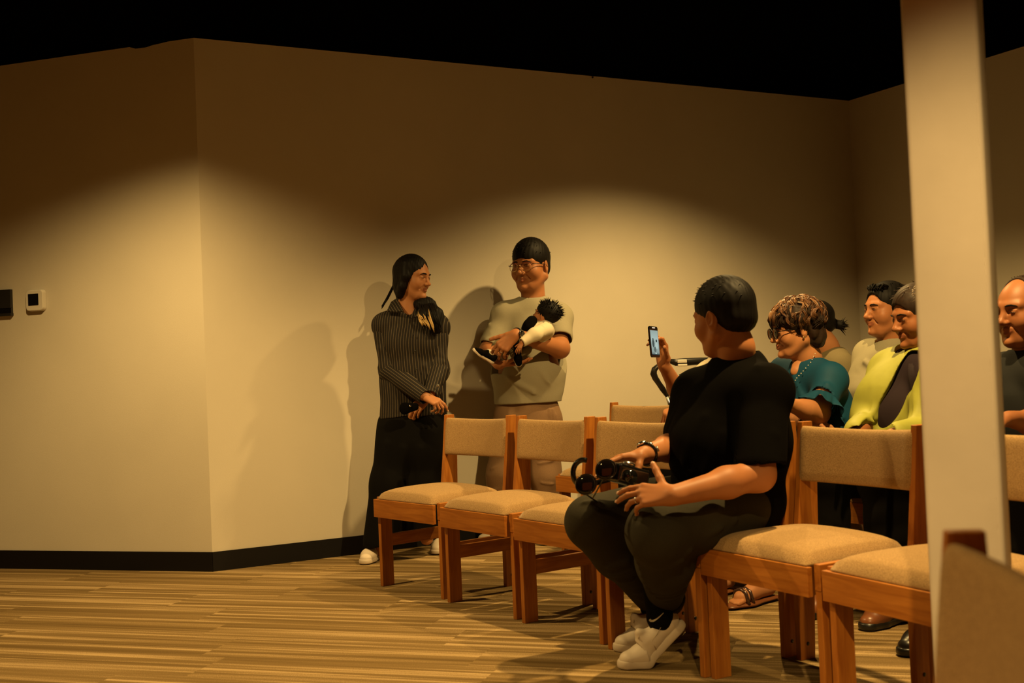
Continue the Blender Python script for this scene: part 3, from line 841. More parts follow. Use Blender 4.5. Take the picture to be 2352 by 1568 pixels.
# ---------------- 1. standing woman in the pinstriped shirt
def woman_striped():
    Y = 5.95
    Fw = nrm(V(.10, -.99, 0)); Lt = nrm(V(.99, .10, 0)); UP = V(0, 0, 1)
    H = Frame(W(947, 636, Y), V(.89, -.45, -.14), (0.05, 0, 1), .99)
    nb = W(938, 716, Y + .01); ch = W(943, 765, Y); wa = W(948, 860, Y); hm = W(949, 945, Y)
    shR, shL = W(885, 746, Y), W(1001, 750, Y + .02)
    elR, elL = W(896, 852, Y - .04), W(1006, 850, Y - .03)
    wrR, wrL = W(972, 908, Y - .20), W(990, 903, Y - .165)
    hs = S(); head_sdf(hs, H, full=.98, jaw=.92, nose=.80, ears=(1,), brow=.85)
    hs.cone(H(0, -.020, -.060), W(937, 735, Y + .01), .047, .052, .03)
    hs.cone(W(937, 728, Y + .01), ch + Fw * .01 - V(0, 0, .03), .055, .075, .04, flat=(Fw, .6))
    hv = hs.net(.0024)
    s = S(); info = []
    s.chain([elR, wrR], [.035, .026]); s.chain([elL, wrL], [.035, .026])
    hand_sdf(s, wrR + nrm(wrR - elR) * .010, V(.78, -.22, -.40), V(-.35, .60, -.70), V(.45, .0, .8), .82, ((.35, .45, .3), (.6, .8, .5), (.8, .9, .6), (1.0, .9, .6)), .02, (.35, .85, .35), .25, info=info)
    hand_sdf(s, wrL + V(-.01, .03, -.01), V(-.72, -.05, -.65), V(.1, .8, -.5), V(-.4, -.2, .8), .88, ((.3, .4, .3),) * 4, .03, (.5, .7, .2), .2)
    s.chain([ch - V(0, 0, .06), wa, hm, W(949, 985, Y)], [.09, .12, .13, .13], .05, flat=(Fw, .6))
    for hp, kn, an in ((W(905, 985, Y), W(893, 1110, Y), W(868, 1262, Y - .02)), (W(985, 985, Y), W(982, 1110, Y + .03), W(980, 1236, Y + .06))):
        s.chain([hp, kn, an], [.075, .05, .035], .03)
    body = make_body('person', 'woman with long black hair in a dark pinstriped shirt standing by the wall, hands clasped', [hv, s.net(.0035)], H, M['skin_light'])
    face_parts(body, H, M['hair'], lids=.0030, brow_lift=.001)
    add_nails(body, [i for i in info], .9)
    # shirt body
    t = S()
    torso(t, nb, ch + V(0, 0, 0), wa, W(949, 975, Y), [.13, .150, .158, .178], Fw, .66, sh=(shR, shL))
    t.cone(nb - V(0, 0, .030), shR, .056, .058, .05); t.cone(nb - V(0, 0, .030), shL, .056, .058, .05)
    t.ell(ch + Fw * .060 + Lt * .062 - UP * .055, [.062, .050, .062], None, .05); t.ell(ch + Fw * .060 - Lt * .062 - UP * .055, [.062, .050, .062], None, .05)
    t.cut(W(949, 955, Y), V(.03, 0, -1), .002)
    t.cone(H(0, -.030, -.07), nb + V(0, 0, -.025), .050, .056, .008, 's')
    t.cone(W(934, 700, Y - .10), W(952, 734, Y - .12), .058, .006, .006, 's', flat=(Fw, 1.8))
    F_ = [(W(905, 800, Y - .1), W(915, 940, Y - .1), .016, .006), (W(985, 860, Y - .1), W(960, 950, Y - .1), .018, .007), (W(930, 790, Y - .1), W(925, 870, Y - .12), .015, .005),
          (W(880, 900, Y - .05), W(930, 860, Y - .1), .014, .006), (W(1010, 900, Y - .04), W(975, 840, Y - .1), .014, .006)]
    t.noise = folds(F_, wob(26, .0040, 4, (1, 1, .5)))
    ac = lambda v: (v - ch) @ Lt * 1.0 + ((v - ch) @ Fw) * .25 + .006 * np.sin((v[:, 2]) * 13) + 1.0
    net_obj('shirt', t, .0034, M['stripe'], body, lambda v: {'across': ac(v)})
    sh = body.children[-1]
    for (a, e, w_, dn, nm, sd) in ((shR, elR, wrR, .92, 'sleeve', -1), (shL, elL, wrL, .90, 'sleeve', 1)):
        t = S(); e2 = e + (w_ - e) * dn
        t.cone(a + V(0, .0, -.018), e, .066, .053, .03); t.cone(e, e2, .053, .043, .04)
        t.cone(e2, e2 + nrm(w_ - e) * .06, .034, .036, .004, 's')
        t.cut(e2 + nrm(w_ - e) * .022, w_ - e, .002)
        mid = (a + e) / 2
        t.noise = folds([(e + V(-.05, -.03, .02), e + V(.06, -.05, .05), .012, .008), (e + V(-.05, -.03, -.03), e + V(.07, -.05, .01), .012, .007), (mid + V(-.04, -.05, 0), mid + V(.05, -.05, -.05), .014, .006)], wob(32, .0035, 8 + sd))
        def acr(v, a=a, e=e, w_=w_):
            ax1 = nrm(e - a); ax2 = nrm(w_ - e); up = ((v - e) @ nrm(ax2 + ax1) < 0)
            n1 = nrm(np.cross(ax1, Fw)); n2 = nrm(np.cross(ax2, V(0, -1, .0)))
            return np.where(up, (v - e) @ n1, (v - e) @ n2) + 1.0
        net_obj(nm, t, .0034, M['stripe'], sh, lambda v: {'across': acr(v)})
        # cuff
        t = S(); ax = nrm(w_ - e); c0 = e2 - ax * .010
        t.cone(c0, c0 + ax * .045, .041, .040, .004); t.cone(c0 + ax * .03, c0 + ax * .10, .034, .034, .003, 's'); t.cut(c0 + ax * .050, ax, .002)
        net_obj('cuff', t, .003, M['stripe'], sh, lambda v: {'across': (v - e) @ nrm(np.cross(nrm(w_ - e), V(0, -1, 0))) + 1.0})
    # collar leaves
    for k, (a, b_, tip, bk) in enumerate(((W(911, 688, Y - .015), W(928, 717, Y - .108), W(889, 717, Y - .088), W(899, 696, Y + .01)), (W(966, 694, Y - .015), W(951, 731, Y - .118), W(982, 722, Y - .105), W(976, 700, Y + .01)))):
        n = nrm(np.cross(b_ - a, tip - a)); n = n if n[1] < 0 else -n
        q4 = [a, b_, (b_ * .55 + tip * .45) + V(0, 0, -.004), tip, bk]
        q4 = [p + n * .006 for p in q4]; vv = [p + n * .003 for p in q4] + [p - n * .003 for p in q4]; m_ = 5
        ff = [tuple(range(m_)), tuple(range(m_, 2 * m_))[::-1]] + [(i, (i + 1) % m_, (i + 1) % m_ + m_, i + m_) for i in range(m_)]
        vv = np.array(vv); dd = nrm(b_ - a); ee = nrm(np.cross(dd, n))
        mesh_obj('collar', vv, ff, M['stripe'], sh, False, None, {'across': (vv - a) @ ee + 1.004})
    b = MB()
    for y in (768, 806, 848, 893):
        p = W(945 + (y - 720) * .10, y, Y - .118 - (.012 if y < 860 else 0.008)); b.ball(p, [.0048, .002, .0048], None, 10, 6)
    b.build('buttons', M['blackplastic'], sh, True)
    b = MB(); b.ball(W(1006, 885, Y - .215), [.0055, .003, .0055], None, 12, 6); b.build('cuff_button', M['chrome'], sh, True)
    # wide trousers
    t = S()
    t.chain([W(948, 965, Y), W(948, 1010, Y)], [.168, .172], .05, flat=(Fw, .66))
    t.chain([W(912, 985, Y), W(899, 1110, Y - .01), W(880, 1243, Y - .03)], [.098, .106, .104], .04)
    t.chain([W(985, 985, Y), W(974, 1110, Y + .03), W(973, 1243, Y + .07)], [.098, .104, .100], .04)
    t.cut(W(880, 1246, Y), V(.15, 0, -1), .003); t.cut(W(948, 952, Y), V(0, 0, 1), .003)
    t.noise = folds([(W(890, 1020, Y - .1), W(870, 1230, Y - .1), .02, .010), (W(925, 1030, Y - .1), W(915, 1230, Y - .1), .02, .010), (W(965, 1030, Y - .1), W(955, 1230, Y - .05), .02, .010)], wob(20, .003, 3, (1, 1, .2)))
    net_obj('trousers', t, .0045, M['trouser_black'], body)
    z0 = V(0, 0, .001)
    for toe, hl in ((V(-.795, 5.80, .004), V(-.735, 6.04, .004)), (V(-.445, 6.02, .004), V(-.40, 6.26, .004))):
        toe = toe.copy(); sd = shoe(body, toe, toe * .7 + hl * .3, hl, V(0, 0, 1), V(0, 0, 1), .92)
    # hair
    s = S(); q = H.s; R = H.R; g = np.random.RandomState(5)
    s.ell(H(0, -.011, .034), [x * q for x in (.080, .094, .089)], R)
    s.chain([H(0, -.040, .02), H(-.0, -.042, -.05), H(-.0, -.040, -.105)], [.068 * q, .058 * q, .040 * q], .03)
    for sd in (1, -1):
        s.chain([H(sd * .058, -.005, .06), H(sd * .074, .006, .0), H(sd * .072, -.010, -.055), H(sd * .060, -.030, -.10)], [.030 * q, .021 * q, .022 * q, .022 * q], .02)
    s.ell(H(0, .100, -.030), [x * q for x in (.060, .068, .098)], R, .008 * q, 's')
    s.cone(H(0, .105, .045), H(0, .068, .100), .034 * q, .004 * q, .012 * q, 's')
    # mass falling over her left shoulder
    s.chain([H(.020, -.03, -.10), W(973, 703, Y - .04), W(987, 728, Y - .075), W(998, 752, Y - .100)], [.036, .030, .032, .022], .025, flat=(Fw, .6))
    s.chain([H(.030, -.03, -.10), W(984, 702, Y - .02), W(1002, 724, Y - .065), W(1006, 758, Y - .085)], [.040, .030, .030, .016], .025, flat=(Fw, .6))
    s.noise = lambda p: .0006 * np.sin(H.inv(p)[:, 0] * 330 + 9 * np.sin(H.inv(p)[:, 2] * 14)) + .0005 * np.sin(p[:, 0] * 500 + 8 * np.sin(p[:, 2] * 18))
    h = net_obj('hair', s, .0032, M['hair'], body)
    b = MB()
    for i in range(16):
        x = g.uniform(-4, 4)
        b.tube([W(914 + x * .4, 632, Y + .03), W(904 + x * .5, 656, Y + .04), W(889 + x * .6, 686, Y + .04), W(878 + x * .6, 706 + g.uniform(-4, 4), Y + .02)], [.0035, .0035, .003, .001], 5)
    for i in range(50):
        x0 = g.uniform(961, 997); x1 = x0 + g.uniform(4, 22)
        b.tube([W(x0, 696, Y - .06), W((x0 + x1) / 2, 720, Y - .118), W(x1, 742 + g.uniform(0, 26), Y - .136)], [.0015, .0045, .0012], 5)
    b.build('loose_strands', M['hair'], h, True)
    b = MB()
    for c0, c1, y0, y1, nn in ((961, 971, 722, 752, 8), (970, 980, 724, 748, 7), (986, 997, 716, 765, 12), (977, 987, 728, 758, 7), (965, 974, 727, 746, 5)):
        for i in range(nn):
            x = g.uniform(-3.5, 3.5); ys = y0 + g.uniform(-7, 14); ye = y1 + g.uniform(-14, 2)
            b.tube([W(c0 + x, ys, Y - .140), W(c0 * .6 + c1 * .4 + x, ys * .6 + ye * .4, Y - .149), W(c0 * .25 + c1 * .75 + x * .7, ys * .25 + ye * .75, Y - .149), W(c1 + x * .3, ye, Y - .146)], [.0005, .0028, .0026, .0004], 5)
    b.build('blonde_tips', M['blonde'], h, True)['label'] = 'blonde dyed hair tips'
    b = MB(); b.ball(H(.080, -.004, -.034), .0055 * q, None, 10, 8); b.build('earring', M['chrome'], body, True)
    return body
woman_striped()
o = MB(); c = W(940, 936, 5.70); rg = np.random.RandomState(2)
t = S(); t.cone(W(930, 938, 5.74), W(952, 934, 5.73), .026, .022, .01, flat=(V(0, 1, 0), .5)); t.noise = wob(60, .002, 3)
p = net_obj('pouch', t, .003, M['black_cloth'], None); tag(p, 'small black pouch with a silver stud held low by the woman in stripes', 'pouch')
b = MB(); b.ball(W(942, 932, 5.715), [.006, .003, .005], None, 10, 6); b.build('stud', M['chrome'], p, True)
# ---------------- 2. standing man with glasses, holding the baby
def man_sage():
    Y = 6.33
    Fw = nrm(V(-.12, -.99, 0)); Lt = nrm(V(.99, -.12, 0)); UP = V(0, 0, 1)
    H = Frame(W(1219, 612, Y), V(-.52, -.84, -.04), (0, 0, 1), 1.19)
    nb = W(1224, 690, Y + .01); ch = W(1222, 745, Y); wa = W(1215, 850, Y - .02); hm = W(1214, 930, Y)
    shR, shL = W(1162, 726, Y), W(1280, 730, Y)
    elR, elL = W(1122, 806, Y - .08), W(1286, 800, Y - .14)
    wrR, wrL = W(1146, 836, Y - .30), W(1184, 770, Y - .42)
    hs = S(); head_sdf(hs, H, full=1.08, jaw=1.10, nose=1.05, ears=(1, -1), brow=.9, smile=-.15)
    hs.ell(H(0, .022, -.090), [.046, .045, .030], H.R, .03)
    hs.cone(H(0, -.015, -.060), nb - V(0, 0, .02), .060, .070, .03)
    hv = hs.net(.0026)
    s = S(); info = []
    s.chain([shR, elR, wrR], [.05, .047, .030], .03); s.chain([shL + V(0, 0, -.04), elL, wrL], [.055, .050, .032], .03)
    # left forearm crosses under the baby, hand hangs over its legs
    hand_sdf(s, wrL + nrm(wrL - elL) * .004, V(-.72, -.06, -.62), V(-.35, .62, -.60), V(-.6, -.25, .7), 1.04, ((.55, .45, .25), (.6, .45, .25), (.65, .5, .25), (.75, .5, .3)), .03, (.55, .8, .1), .1, info=info, ring=2)
    # right forearm supports from below, palm up
    hand_sdf(s, wrR, V(.93, -.10, .02), V(.10, -.15, 1), V(0, -1, .1), .95, ((.15, .25, .15), (.1, .2, .15), (.1, .2, .1), (.1, .2, .1)), .03, (.45, .85, .3), .2, info=info)
    s.chain([ch - V(0, 0, .08), wa, hm], [.11, .15, .15], .05, flat=(Fw, .6))
    for hp, kn, an in ((W(1178, 960, Y), W(1155, 1090, Y - .02), W(1145, 1228, Y)), (W(1250, 960, Y), W(1253, 1090, Y), W(1252, 1222, Y + .08))):
        s.chain([hp, kn, an], [.085, .06, .04], .03)
    body = make_body('person', 'man in glasses and sage T-shirt standing by the wall, cradling a baby', [hv, s.net(.0036)], H, M['skin'])
    face_parts(body, H, M['hair'], lids=.0026, brow_lift=.001)
    add_nails(body, info, .95, M['chrome'], nail=False)
    short_hair(body, H, M['hair'], hl=.040, top=.014, side=.006, nape=-.040, fringe=.40, vol=1.04, seed=3, tuft=45, tl=.012)
    # T-shirt
    t = S()
    torso(t, nb, ch, wa, W(1213, 950, Y), [.15, .186, .190, .188], Fw, .70, sh=(shR, shL))
    t.cone(nb - V(0, 0, .040), shR, .075, .068, .05); t.cone(nb - V(0, 0, .040), shL, .075, .070, .05)
    e1 = shR + (elR - shR) * .78; e2 = shL + (elL - shL) * .62
    t.cone(shR, e1, .072, .068, .03); t.cone(shL, e2, .078, .078, .03)
    t.ell(wa + Fw * .06, [.13, .09, .12], None, .05)
    t.cut(W(1213, 925, Y), V(0, 0, -1), .002)
    a1 = nrm(elR - shR); a2 = nrm(elL - shL)
    # sleeve openings, cut only near the cuffs
    t.box(e1 + a1 * .080, [.12, .12, .060], Frame(V(0, 0, 0), nrm(np.cross(a1, V(1, 0, 0))), a1).R, 0, .002, 's')
    t.box(e2 + a2 * .085, [.062, .14, .060], Frame(V(0, 0, 0), nrm(np.cross(a2, V(1, 0, 0))), a2).R, 0, .002, 's')
    t.cone(e1 - a1 * .02, e1 + a1 * .1, .058, .062, .003, 's'); t.cone(e2 - a2 * .02, e2 + a2 * .1, .066, .068, .003, 's')
    t.cone(nb + V(0, 0, -.018), nb + V(0, 0, .12), .070, .066, .006, 's')
    Yf = Y - .16
    t.noise = folds([(W(1180, 730, Yf), W(1215, 790, Yf), .014, .008), (W(1190, 700, Yf + .06), W(1218, 770, Yf), .010, .006), (W(1150, 860, Yf), W(1225, 900, Yf), .018, .008),
                     (W(1240, 850, Yf), W(1280, 905, Yf), .016, .007), (W(1150, 895, Yf), W(1190, 912, Yf), .012, .005), (W(1290, 750, Y - .05), W(1310, 775, Y - .05), .010, .006),
                     (W(1120, 740, Y - .07), W(1140, 775, Y - .07), .010, .006), (W(1225, 905, Yf), W(1275, 915, Yf), .012, .005)], wob(22, .0035, 21))
    net_obj('t_shirt', t, .0042, M['sage'], body)
    ts = body.children[-1]
    collar_ring(ts, H, nb + V(0, 0, .000), V(.06, -.25, 1), .0735, .0085, M['sage'], fwd=Fw, squash=1.0)
    # trousers
    t = S()
    t.chain([W(1212, 935, Y), W(1212, 975, Y)], [.168, .170], .05, flat=(Fw, .72))
    t.chain([W(1176, 965, Y), W(1154, 1090, Y - .02), W(1148, 1222, Y)], [.098, .083, .068], .04)
    t.chain([W(1251, 965, Y), W(1252, 1090, Y), W(1254, 1222, Y + .06)], [.098, .083, .068], .04)
    t.cut(W(1212, 1226, Y), V(0, 0, -1), .003); t.cut(W(1212, 918, Y), V(0, 0, 1), .003)
    rg = np.random.RandomState(4); F_ = []
    for i in range(16):
        x = rg.choice([1153, 1252]); y = rg.uniform(1040, 1215); dx = rg.uniform(-24, 10)
        F_.append((W(x + dx - 12, y, Y - .085), W(x + dx + 34, y + rg.uniform(-30, 30), Y - .085), .008, .0055))
    for x in (1262, 1270, 1278): F_.append((W(x, 940, Y - .10), W(x + 6, 1000, Y - .09), .009, .009))
    t.noise = folds(F_, wob(30, .003, 11))
    net_obj('trousers', t, .0045, M['cargo'], body)
    shoe(body, V(-.235, 6.30, .004), V(-.150, 6.335, .004), V(.02, 6.40, .004), UP, UP, 1.0, sole=M['rubber_white'], chunky=1.3)
    shoe(body, V(.125, 6.17, .004), V(.14, 6.26, .004), V(.19, 6.47, .004), UP, UP, 1.0, sole=M['rubber_white'], chunky=1.3)
    # glasses
    g = MB(); q = 1.19
    g = MB()
    for sd in (1, -1):
        pts = []
        for x in np.linspace(0, math.tau, 25)[:-1]:
            cx, cz = math.cos(x), math.sin(x)
            px = sd * (.0345 + .0250 * math.copysign(abs(cx) ** .8, cx)); pz = -.004 + .0185 * math.copysign(abs(cz) ** .8, cz)
            pts.append(H(px, .1060 - 5.0 * px * px, pz))
        g.tube(pts, .0015, 6, closed=True)
    g.tube([H(.0095, .1065, .002), H(0, .1115, .005), H(-.0095, .1065, .002)], .0014, 6)
    o = g.build('glasses', M['gold'], body, True)
    for sd in (1, -1):
        b = MB(); b.tube([H(sd * .0595, .0890, .006), H(sd * .071, .080, .007), H(sd * .080, .045, .006), H(sd * .082, .000, .004), H(sd * .080, -.020, -.008)], [.0022] * 5, 6); b.build('temple_arm', M['blackplastic'], o, True)
        b = MB()
        b.tube([H(sd * (.0345 + .0255 * math.cos(x)), .1064 - 5.0 * (.0345 + .0255 * math.cos(x)) ** 2, -.004 + .0195 * math.sin(x)) for x in np.linspace(.35, 2.8, 12)], .0024, 6)
        b.build('brow_bar', M['leather_red'], o, True)
    # watch on the left wrist
    ax = nrm(wrL - elL); c = wrL - ax * .004; a = nrm(V(0, -1, .25) - (V(0, -1, .25) @ ax) * ax); l = np.cross(ax, a)
    b = MB(); b.tube([c + (a * math.cos(x) + l * math.sin(x)) * .0365 for x in np.linspace(0, math.tau, 29)[:-1]], .0062, 8, closed=True)
    w = b.build('wristwatch', M['blackplastic'], body, True)
    b = MB(); R = np.stack([ax, l, a], 1); b.ball(c + a * .040, [.022, .022, .0065], R, 24, 8); b.build('watch_face', M['glossblack'], w, True)
    b = MB()
    b.tube([c + a * .0435 + (ax * math.cos(x) + l * math.sin(x)) * .0195 for x in np.linspace(0, math.tau, 25)[:-1]], .0014, 6, closed=True); b.build('bezel', M['chrome'], w, True)
    return body
man_sage()

# ---------------- 3. the baby in his arms
def baby():
    Yb = 6.06
    H = Frame(W(1254, 724, Yb + .01), V(-.80, .42, .34), V(.30, -.20, .88), .64)
    hs = S(); head_sdf(hs, H, full=1.25, jaw=1.1, nose=.8, k=.02, ears=(1, -1), brow=.5)
    hs.cone(H(0, -.02, -.05), W(1243, 757, Yb), .030, .036, .03)
    hv = hs.net(.0022)
    s = S()
    s.chain([W(1240, 765, Yb), W(1190, 790, Yb - .01)], [.045, .045])
    shl, el, wr = W(1254, 756, Yb - .06), W(1228, 768, Yb - .155), W(1200, 786, Yb - .19)
    s.chain([shl, el, wr], [.018, .018, .012])
    hand_sdf(s, wr, V(-.45, -.15, -.75), V(.35, .7, -.4), V(-.8, 0, .4), .37, ((.15, .3, .2), (.2, .3, .2), (.3, .3, .2), (.4, .3, .2)), .12, (.7, .7, .2), .1)
    kn = W(1152, 788, Yb - .0); an = W(1127, 808, Yb - .09)
    s.chain([W(1190, 790, Yb - .02), kn, an], [.033, .024, .019], .02)
    body = make_body('baby', 'baby with spiky black hair and cream sleeves, held by the man in glasses', [hv, s.net(.0026)], H, M['skin'], 'baby')
    face_parts(body, H, M['hair'], lids=.003, closed=True)
    t = S(); q = H.s
    t.ell(H(0, -.020, .034), [x * q for x in (.088, .110, .092)], H.R)
    t.ell(H(0, .102, -.040), [x * q for x in (.070, .062, .085)], H.R, .006, 's')
    t.cut(H(0, -.05, -.052), -H.R[:, 2], .006)
    h = net_obj('hair', t, .003, M['hair'], body)
    b = MB(); rg = np.random.RandomState(6)
    for i in range(260):
        th = rg.uniform(0, math.tau); z = rg.uniform(-.35, 1); rr = math.sqrt(1 - z * z)
        n = V(rr * math.cos(th), rr * math.sin(th), z)
        if n[1] > .70 and z < .45: continue
        p = H(*(V(0, -.020, .034) + n * V(.084, .106, .088))); d = nrm(H.R @ (n + rg.randn(3) * .22 + V(0, 0, .25))); L = rg.uniform(.012, .026) * (1 if z > 0 else .6)
        b.tube([p, p + d * L * .5, p + d * L + rg.randn(3) * .0015], [.0024, .0017, .0004], 4)
    b.build('spiky_tufts', M['hair'], h, True)
    t = S()
    t.chain([W(1250, 757, Yb), W(1225, 770, Yb - .01), W(1180, 785, Yb - .01)], [.058, .064, .050], .03)
    t.chain([shl + V(.0, .01, 0), el, wr + nrm(el - wr) * .006], [.040, .034, .025], .02)
    t.cone(wr, wr + nrm(wr - el) * .05, .018, .02, .003, 's'); t.cut(wr + nrm(wr - el) * .004, wr - el, .002)
    t.cone(W(1212, 762, Yb - .02), W(1200, 775, Yb - .03), .030, .030, .01)
    t.noise = folds([(W(1236, 752, Yb - .15), W(1240, 775, Yb - .14), .006, .006), (W(1228, 755, Yb - .16), W(1231, 775, Yb - .15), .005, .005), (W(1247, 748, Yb - .12), W(1250, 768, Yb - .12), .006, .005)], wob(60, .0018, 5))
    net_obj('cream_shirt', t, .003, M['cream_cloth'], body)
    t = S()
    t.chain([W(1222, 738, Yb - .03), W(1214, 752, Yb - .05), W(1206, 765, Yb - .05)], [.030, .032, .024], .02); t.noise = wob(90, .003, 15)
    net_obj('bib', t, .003, M['black_cloth'], body)
    t = S()
    t.chain([W(1196, 782, Yb - .02), W(1165, 795, Yb - .04), kn, W(1141, 796, Yb - .045)], [.050, .040, .030, .028], .02); t.noise = wob(60, .002, 25)
    t.chain([W(1205, 800, Yb - .05), W(1185, 812, Yb - .10)], [.040, .030], .02)
    net_obj('trousers', t, .003, M['olive'], body)
    def small_shoe(toe, ball, heel, up):
        o = shoe(body, toe, ball, heel, up, up, .50, upper=M['black_cloth'], laces=False, vox=.0045, chunky=1.25)
    up1 = nrm(V(.45, -.20, .80))
    small_shoe(W(1090, 808, Yb - .19), W(1099, 816, Yb - .18), W(1124, 830, Yb - .15), up1)
    up2 = nrm(V(.10, -.9, .35))
    small_shoe(W(1190, 828, Yb - .10), W(1189, 822, Yb - .10), W(1186, 808, Yb - .10), up2)
    b = MB(); b.tube([an + V(-.01, -.01, -.022), an + V(0, 0, .005)], [.019, .0215], 12); o = b.build('sock', M['cream_cloth'], body, True)
    b = MB()
    for k in range(3): b.ball(an + V(-.010 + .007 * k, -.0215, -.008 + .002 * k), [.0026, .0012, .003], None, 8, 5)
    b.build('sock_dots', M['blackplastic'], o, True)
baby()
# ---------------- 4. seated man in the black T-shirt
def man_black():
    Fw = nrm(V(-.84, -.543, 0)); Lt = nrm(V(.543, -.84, 0)); UP = V(0, 0, 1)
    H = Frame(W(1663, 729, 3.72), V(-.66, .745, -.10), (-.06, 0, 1), 1.04)
    nb = W(1693, 836, 3.74); ch = W(1682, 900, 3.72); wa = W(1668, 1030, 3.72); hp = W(1672, 1130, 3.76)
    shL, shR = W(1754, 902, 3.56), W(1606, 906, 3.88)
    elL, elR = W(1742, 1090, 3.42), W(1567, 1020, 3.84)
    wrL, wrR = W(1545, 1138, 3.28), W(1478, 1045, 3.60)
    hs = S(); head_sdf(hs, H, full=1.10, jaw=1.10, nose=1.0, ears=(1, -1))
    hs.ell(H(0, .020, -.090), [.046, .045, .030], H.R, .03)
    hs.chain([H(0, -.024, -.045), H(0, -.030, -.100), nb - V(0, 0, .02)], [.053, .055, .066], .02)
    hv = hs.net(.0026)
    s = S(); info = []
    s.chain([shL, elL, elL * .62 + wrL * .38, wrL], [.052, .047, .043, .029], .03)
    s.chain([shR, elR, elR * .62 + wrR * .38, wrR], [.050, .045, .041, .028], .03)
    hand_sdf(s, wrL, V(-.94, .22, .02), V(-.22, .80, -.55), V(.05, .15, 1), .98, ((.30, .30, .2), (.38, .38, .2), (.55, .50, .3), (.75, .55, .3)), .012, (.95, .42, .02), .02, info=info, ring=2)
    hand_sdf(s, wrR, V(-.92, -.36, -.06), V(.05, -.20, -1), V(.45, -.85, .1), 1.0, ((.20, .35, .3), (.25, .35, .3), (.3, .4, .3), (.4, .4, .3)), .05, (.35, .55, .85), .25, info=info)
    s.chain([ch - V(0, 0, .08), wa, hp], [.11, .15, .15], .05, flat=(Fw, .7))
    hipL, hipR = W(1690, 1165, 3.62), W(1625, 1150, 3.88)
    knL, knR = W(1508, 1222, 3.38), W(1357, 1196, 3.66)
    anL, anR = W(1510, 1402, 3.665), W(1500, 1402, 3.90)
    hemL, hemR = W(1530, 1366, 3.675), W(1494, 1362, 3.89)
    for a, b_, h_, c in ((hipL, knL, hemL, anL), (hipR, knR, hemR, anR)):
        s.chain([a, b_, h_, c], [.075, .055, .036, .034], .03)
    body = make_body('person', 'seated man in black T-shirt turned away, white sneakers, sitting in the front row', [hv, s.net(.0033)], H, M['skin'])
    face_parts(body, H, M['hair'], lids=.003, sides=(1,))
    add_nails(body, info, 1.0, M['chrome'])
    short_hair(body, H, M['hair'], vox=.0028, hl=.050, top=.008, side=-.004, nape=-.078, fringe=.02, vol=1.02, seed=9, tuft=70, cow=True, tl=.012)
    # T-shirt
    t = S()
    torso(t, nb, ch, wa, hp, [.12, .205, .200, .200], Fw, .72, sh=(shR, shL))
    t.cone(nb - V(0, 0, .036) - Fw * .015, shL, .078, .076, .05); t.cone(nb - V(0, 0, .036) - Fw * .015, shR, .078, .074, .05)
    t.ell(hp + Fw * .03 - V(0, 0, .03), [.20, .18, .11], np.stack([Lt, Fw, UP], 1), .05)
    t.ell(wa + Fw * .06, [.16, .13, .13], np.stack([Lt, Fw, UP], 1), .05)
    e1 = shL + (elL - shL) * .90; e2 = shR + (elR - shR) * .80
    t.cone(shL, e1, .078, .078, .03); t.cone(shR, e2, .074, .074, .03)
    a1 = nrm(elL - shL); a2 = nrm(elR - shR)
    t.cone(e1 - a1 * .035, e1 + a1 * .09, .066, .070, .003, 's'); t.cone(e2 - a2 * .03, e2 + a2 * .09, .060, .064, .003, 's')
    t.box(e1 + a1 * .072 - Fw * .01 + Lt * .02, [.088, .088, .060], Frame(V(0, 0, 0), Fw, -a1).R, 0, .002, 's')
    t.box(e2 + a2 * .072 + Fw * .03 - Lt * .03, [.078, .078, .050], Frame(V(0, 0, 0), Fw, -a2).R, 0, .002, 's')
    t.cone(nb - V(0, 0, .07), nb - V(0, 0, .012), .105, .076, .04)
    t.cone(nb + V(0, 0, -.020), nb + V(0, 0, .12), .070, .070, .006, 's')
    rg = np.random.RandomState(12); F_ = []
    for (x0, y0, x1, y1, Yd) in ((1760, 940, 1700, 1050, 3.47), (1775, 1000, 1720, 1080, 3.42), (1620, 960, 1560, 1080, 3.60), (1660, 1000, 1600, 1120, 3.55), (1700, 1070, 1620, 1130, 3.5),
                                 (1640, 900, 1600, 960, 3.66), (1780, 1080, 1700, 1140, 3.5), (1745, 850, 1795, 960, 3.52), (1570, 930, 1540, 990, 3.80), (1600, 1080, 1560, 1110, 3.6), (1640, 1110, 1720, 1150, 3.55)):
        F_.append((W(x0, y0, Yd), W(x1, y1, Yd), .016, .009))
    t.noise = folds(F_, wob(20, .004, 31))
    net_obj('t_shirt', t, .0042, M['black_cloth'], body); ts = body.children[-1]
    collar_ring(ts, H, nb + V(0, 0, -.016), nrm(V(-.28, -.18, 1)), .0745, .0080, M['black_cloth'], fwd=Fw, squash=1.0)
    # trousers
    t = S()
    t.chain([hp - V(0, 0, .02), (hipL + hipR) / 2 - V(0, 0, .02)], [.17, .16], .05, flat=(Fw, .8))
    t.chain([hipL, hipL * .5 + knL * .5 + V(0, 0, .004), knL, knL * .55 + hemL * .45 + V(.010, 0, .0), hemL], [.112, .100, .086, .086, .058], .03)
    t.chain([hipR, hipR * .5 + knR * .5 + V(0, 0, .004), knR, knR * .55 + hemR * .45, hemR], [.108, .094, .082, .078, .058], .03)
    F_ = []
    for i in range(9):
        y = 1290 + i * 15; F_.append((W(1466 + i * 5, y, 3.42 + i * .02), W(1575, y - rg.uniform(5, 22), 3.42 + i * .02), .010, .008))
        F_.append((W(1318 + i * 16, y - 20, 3.60 + i * .025), W(1420 + i * 8, y - 45 + rg.uniform(0, 22), 3.60 + i * .025), .010, .008))
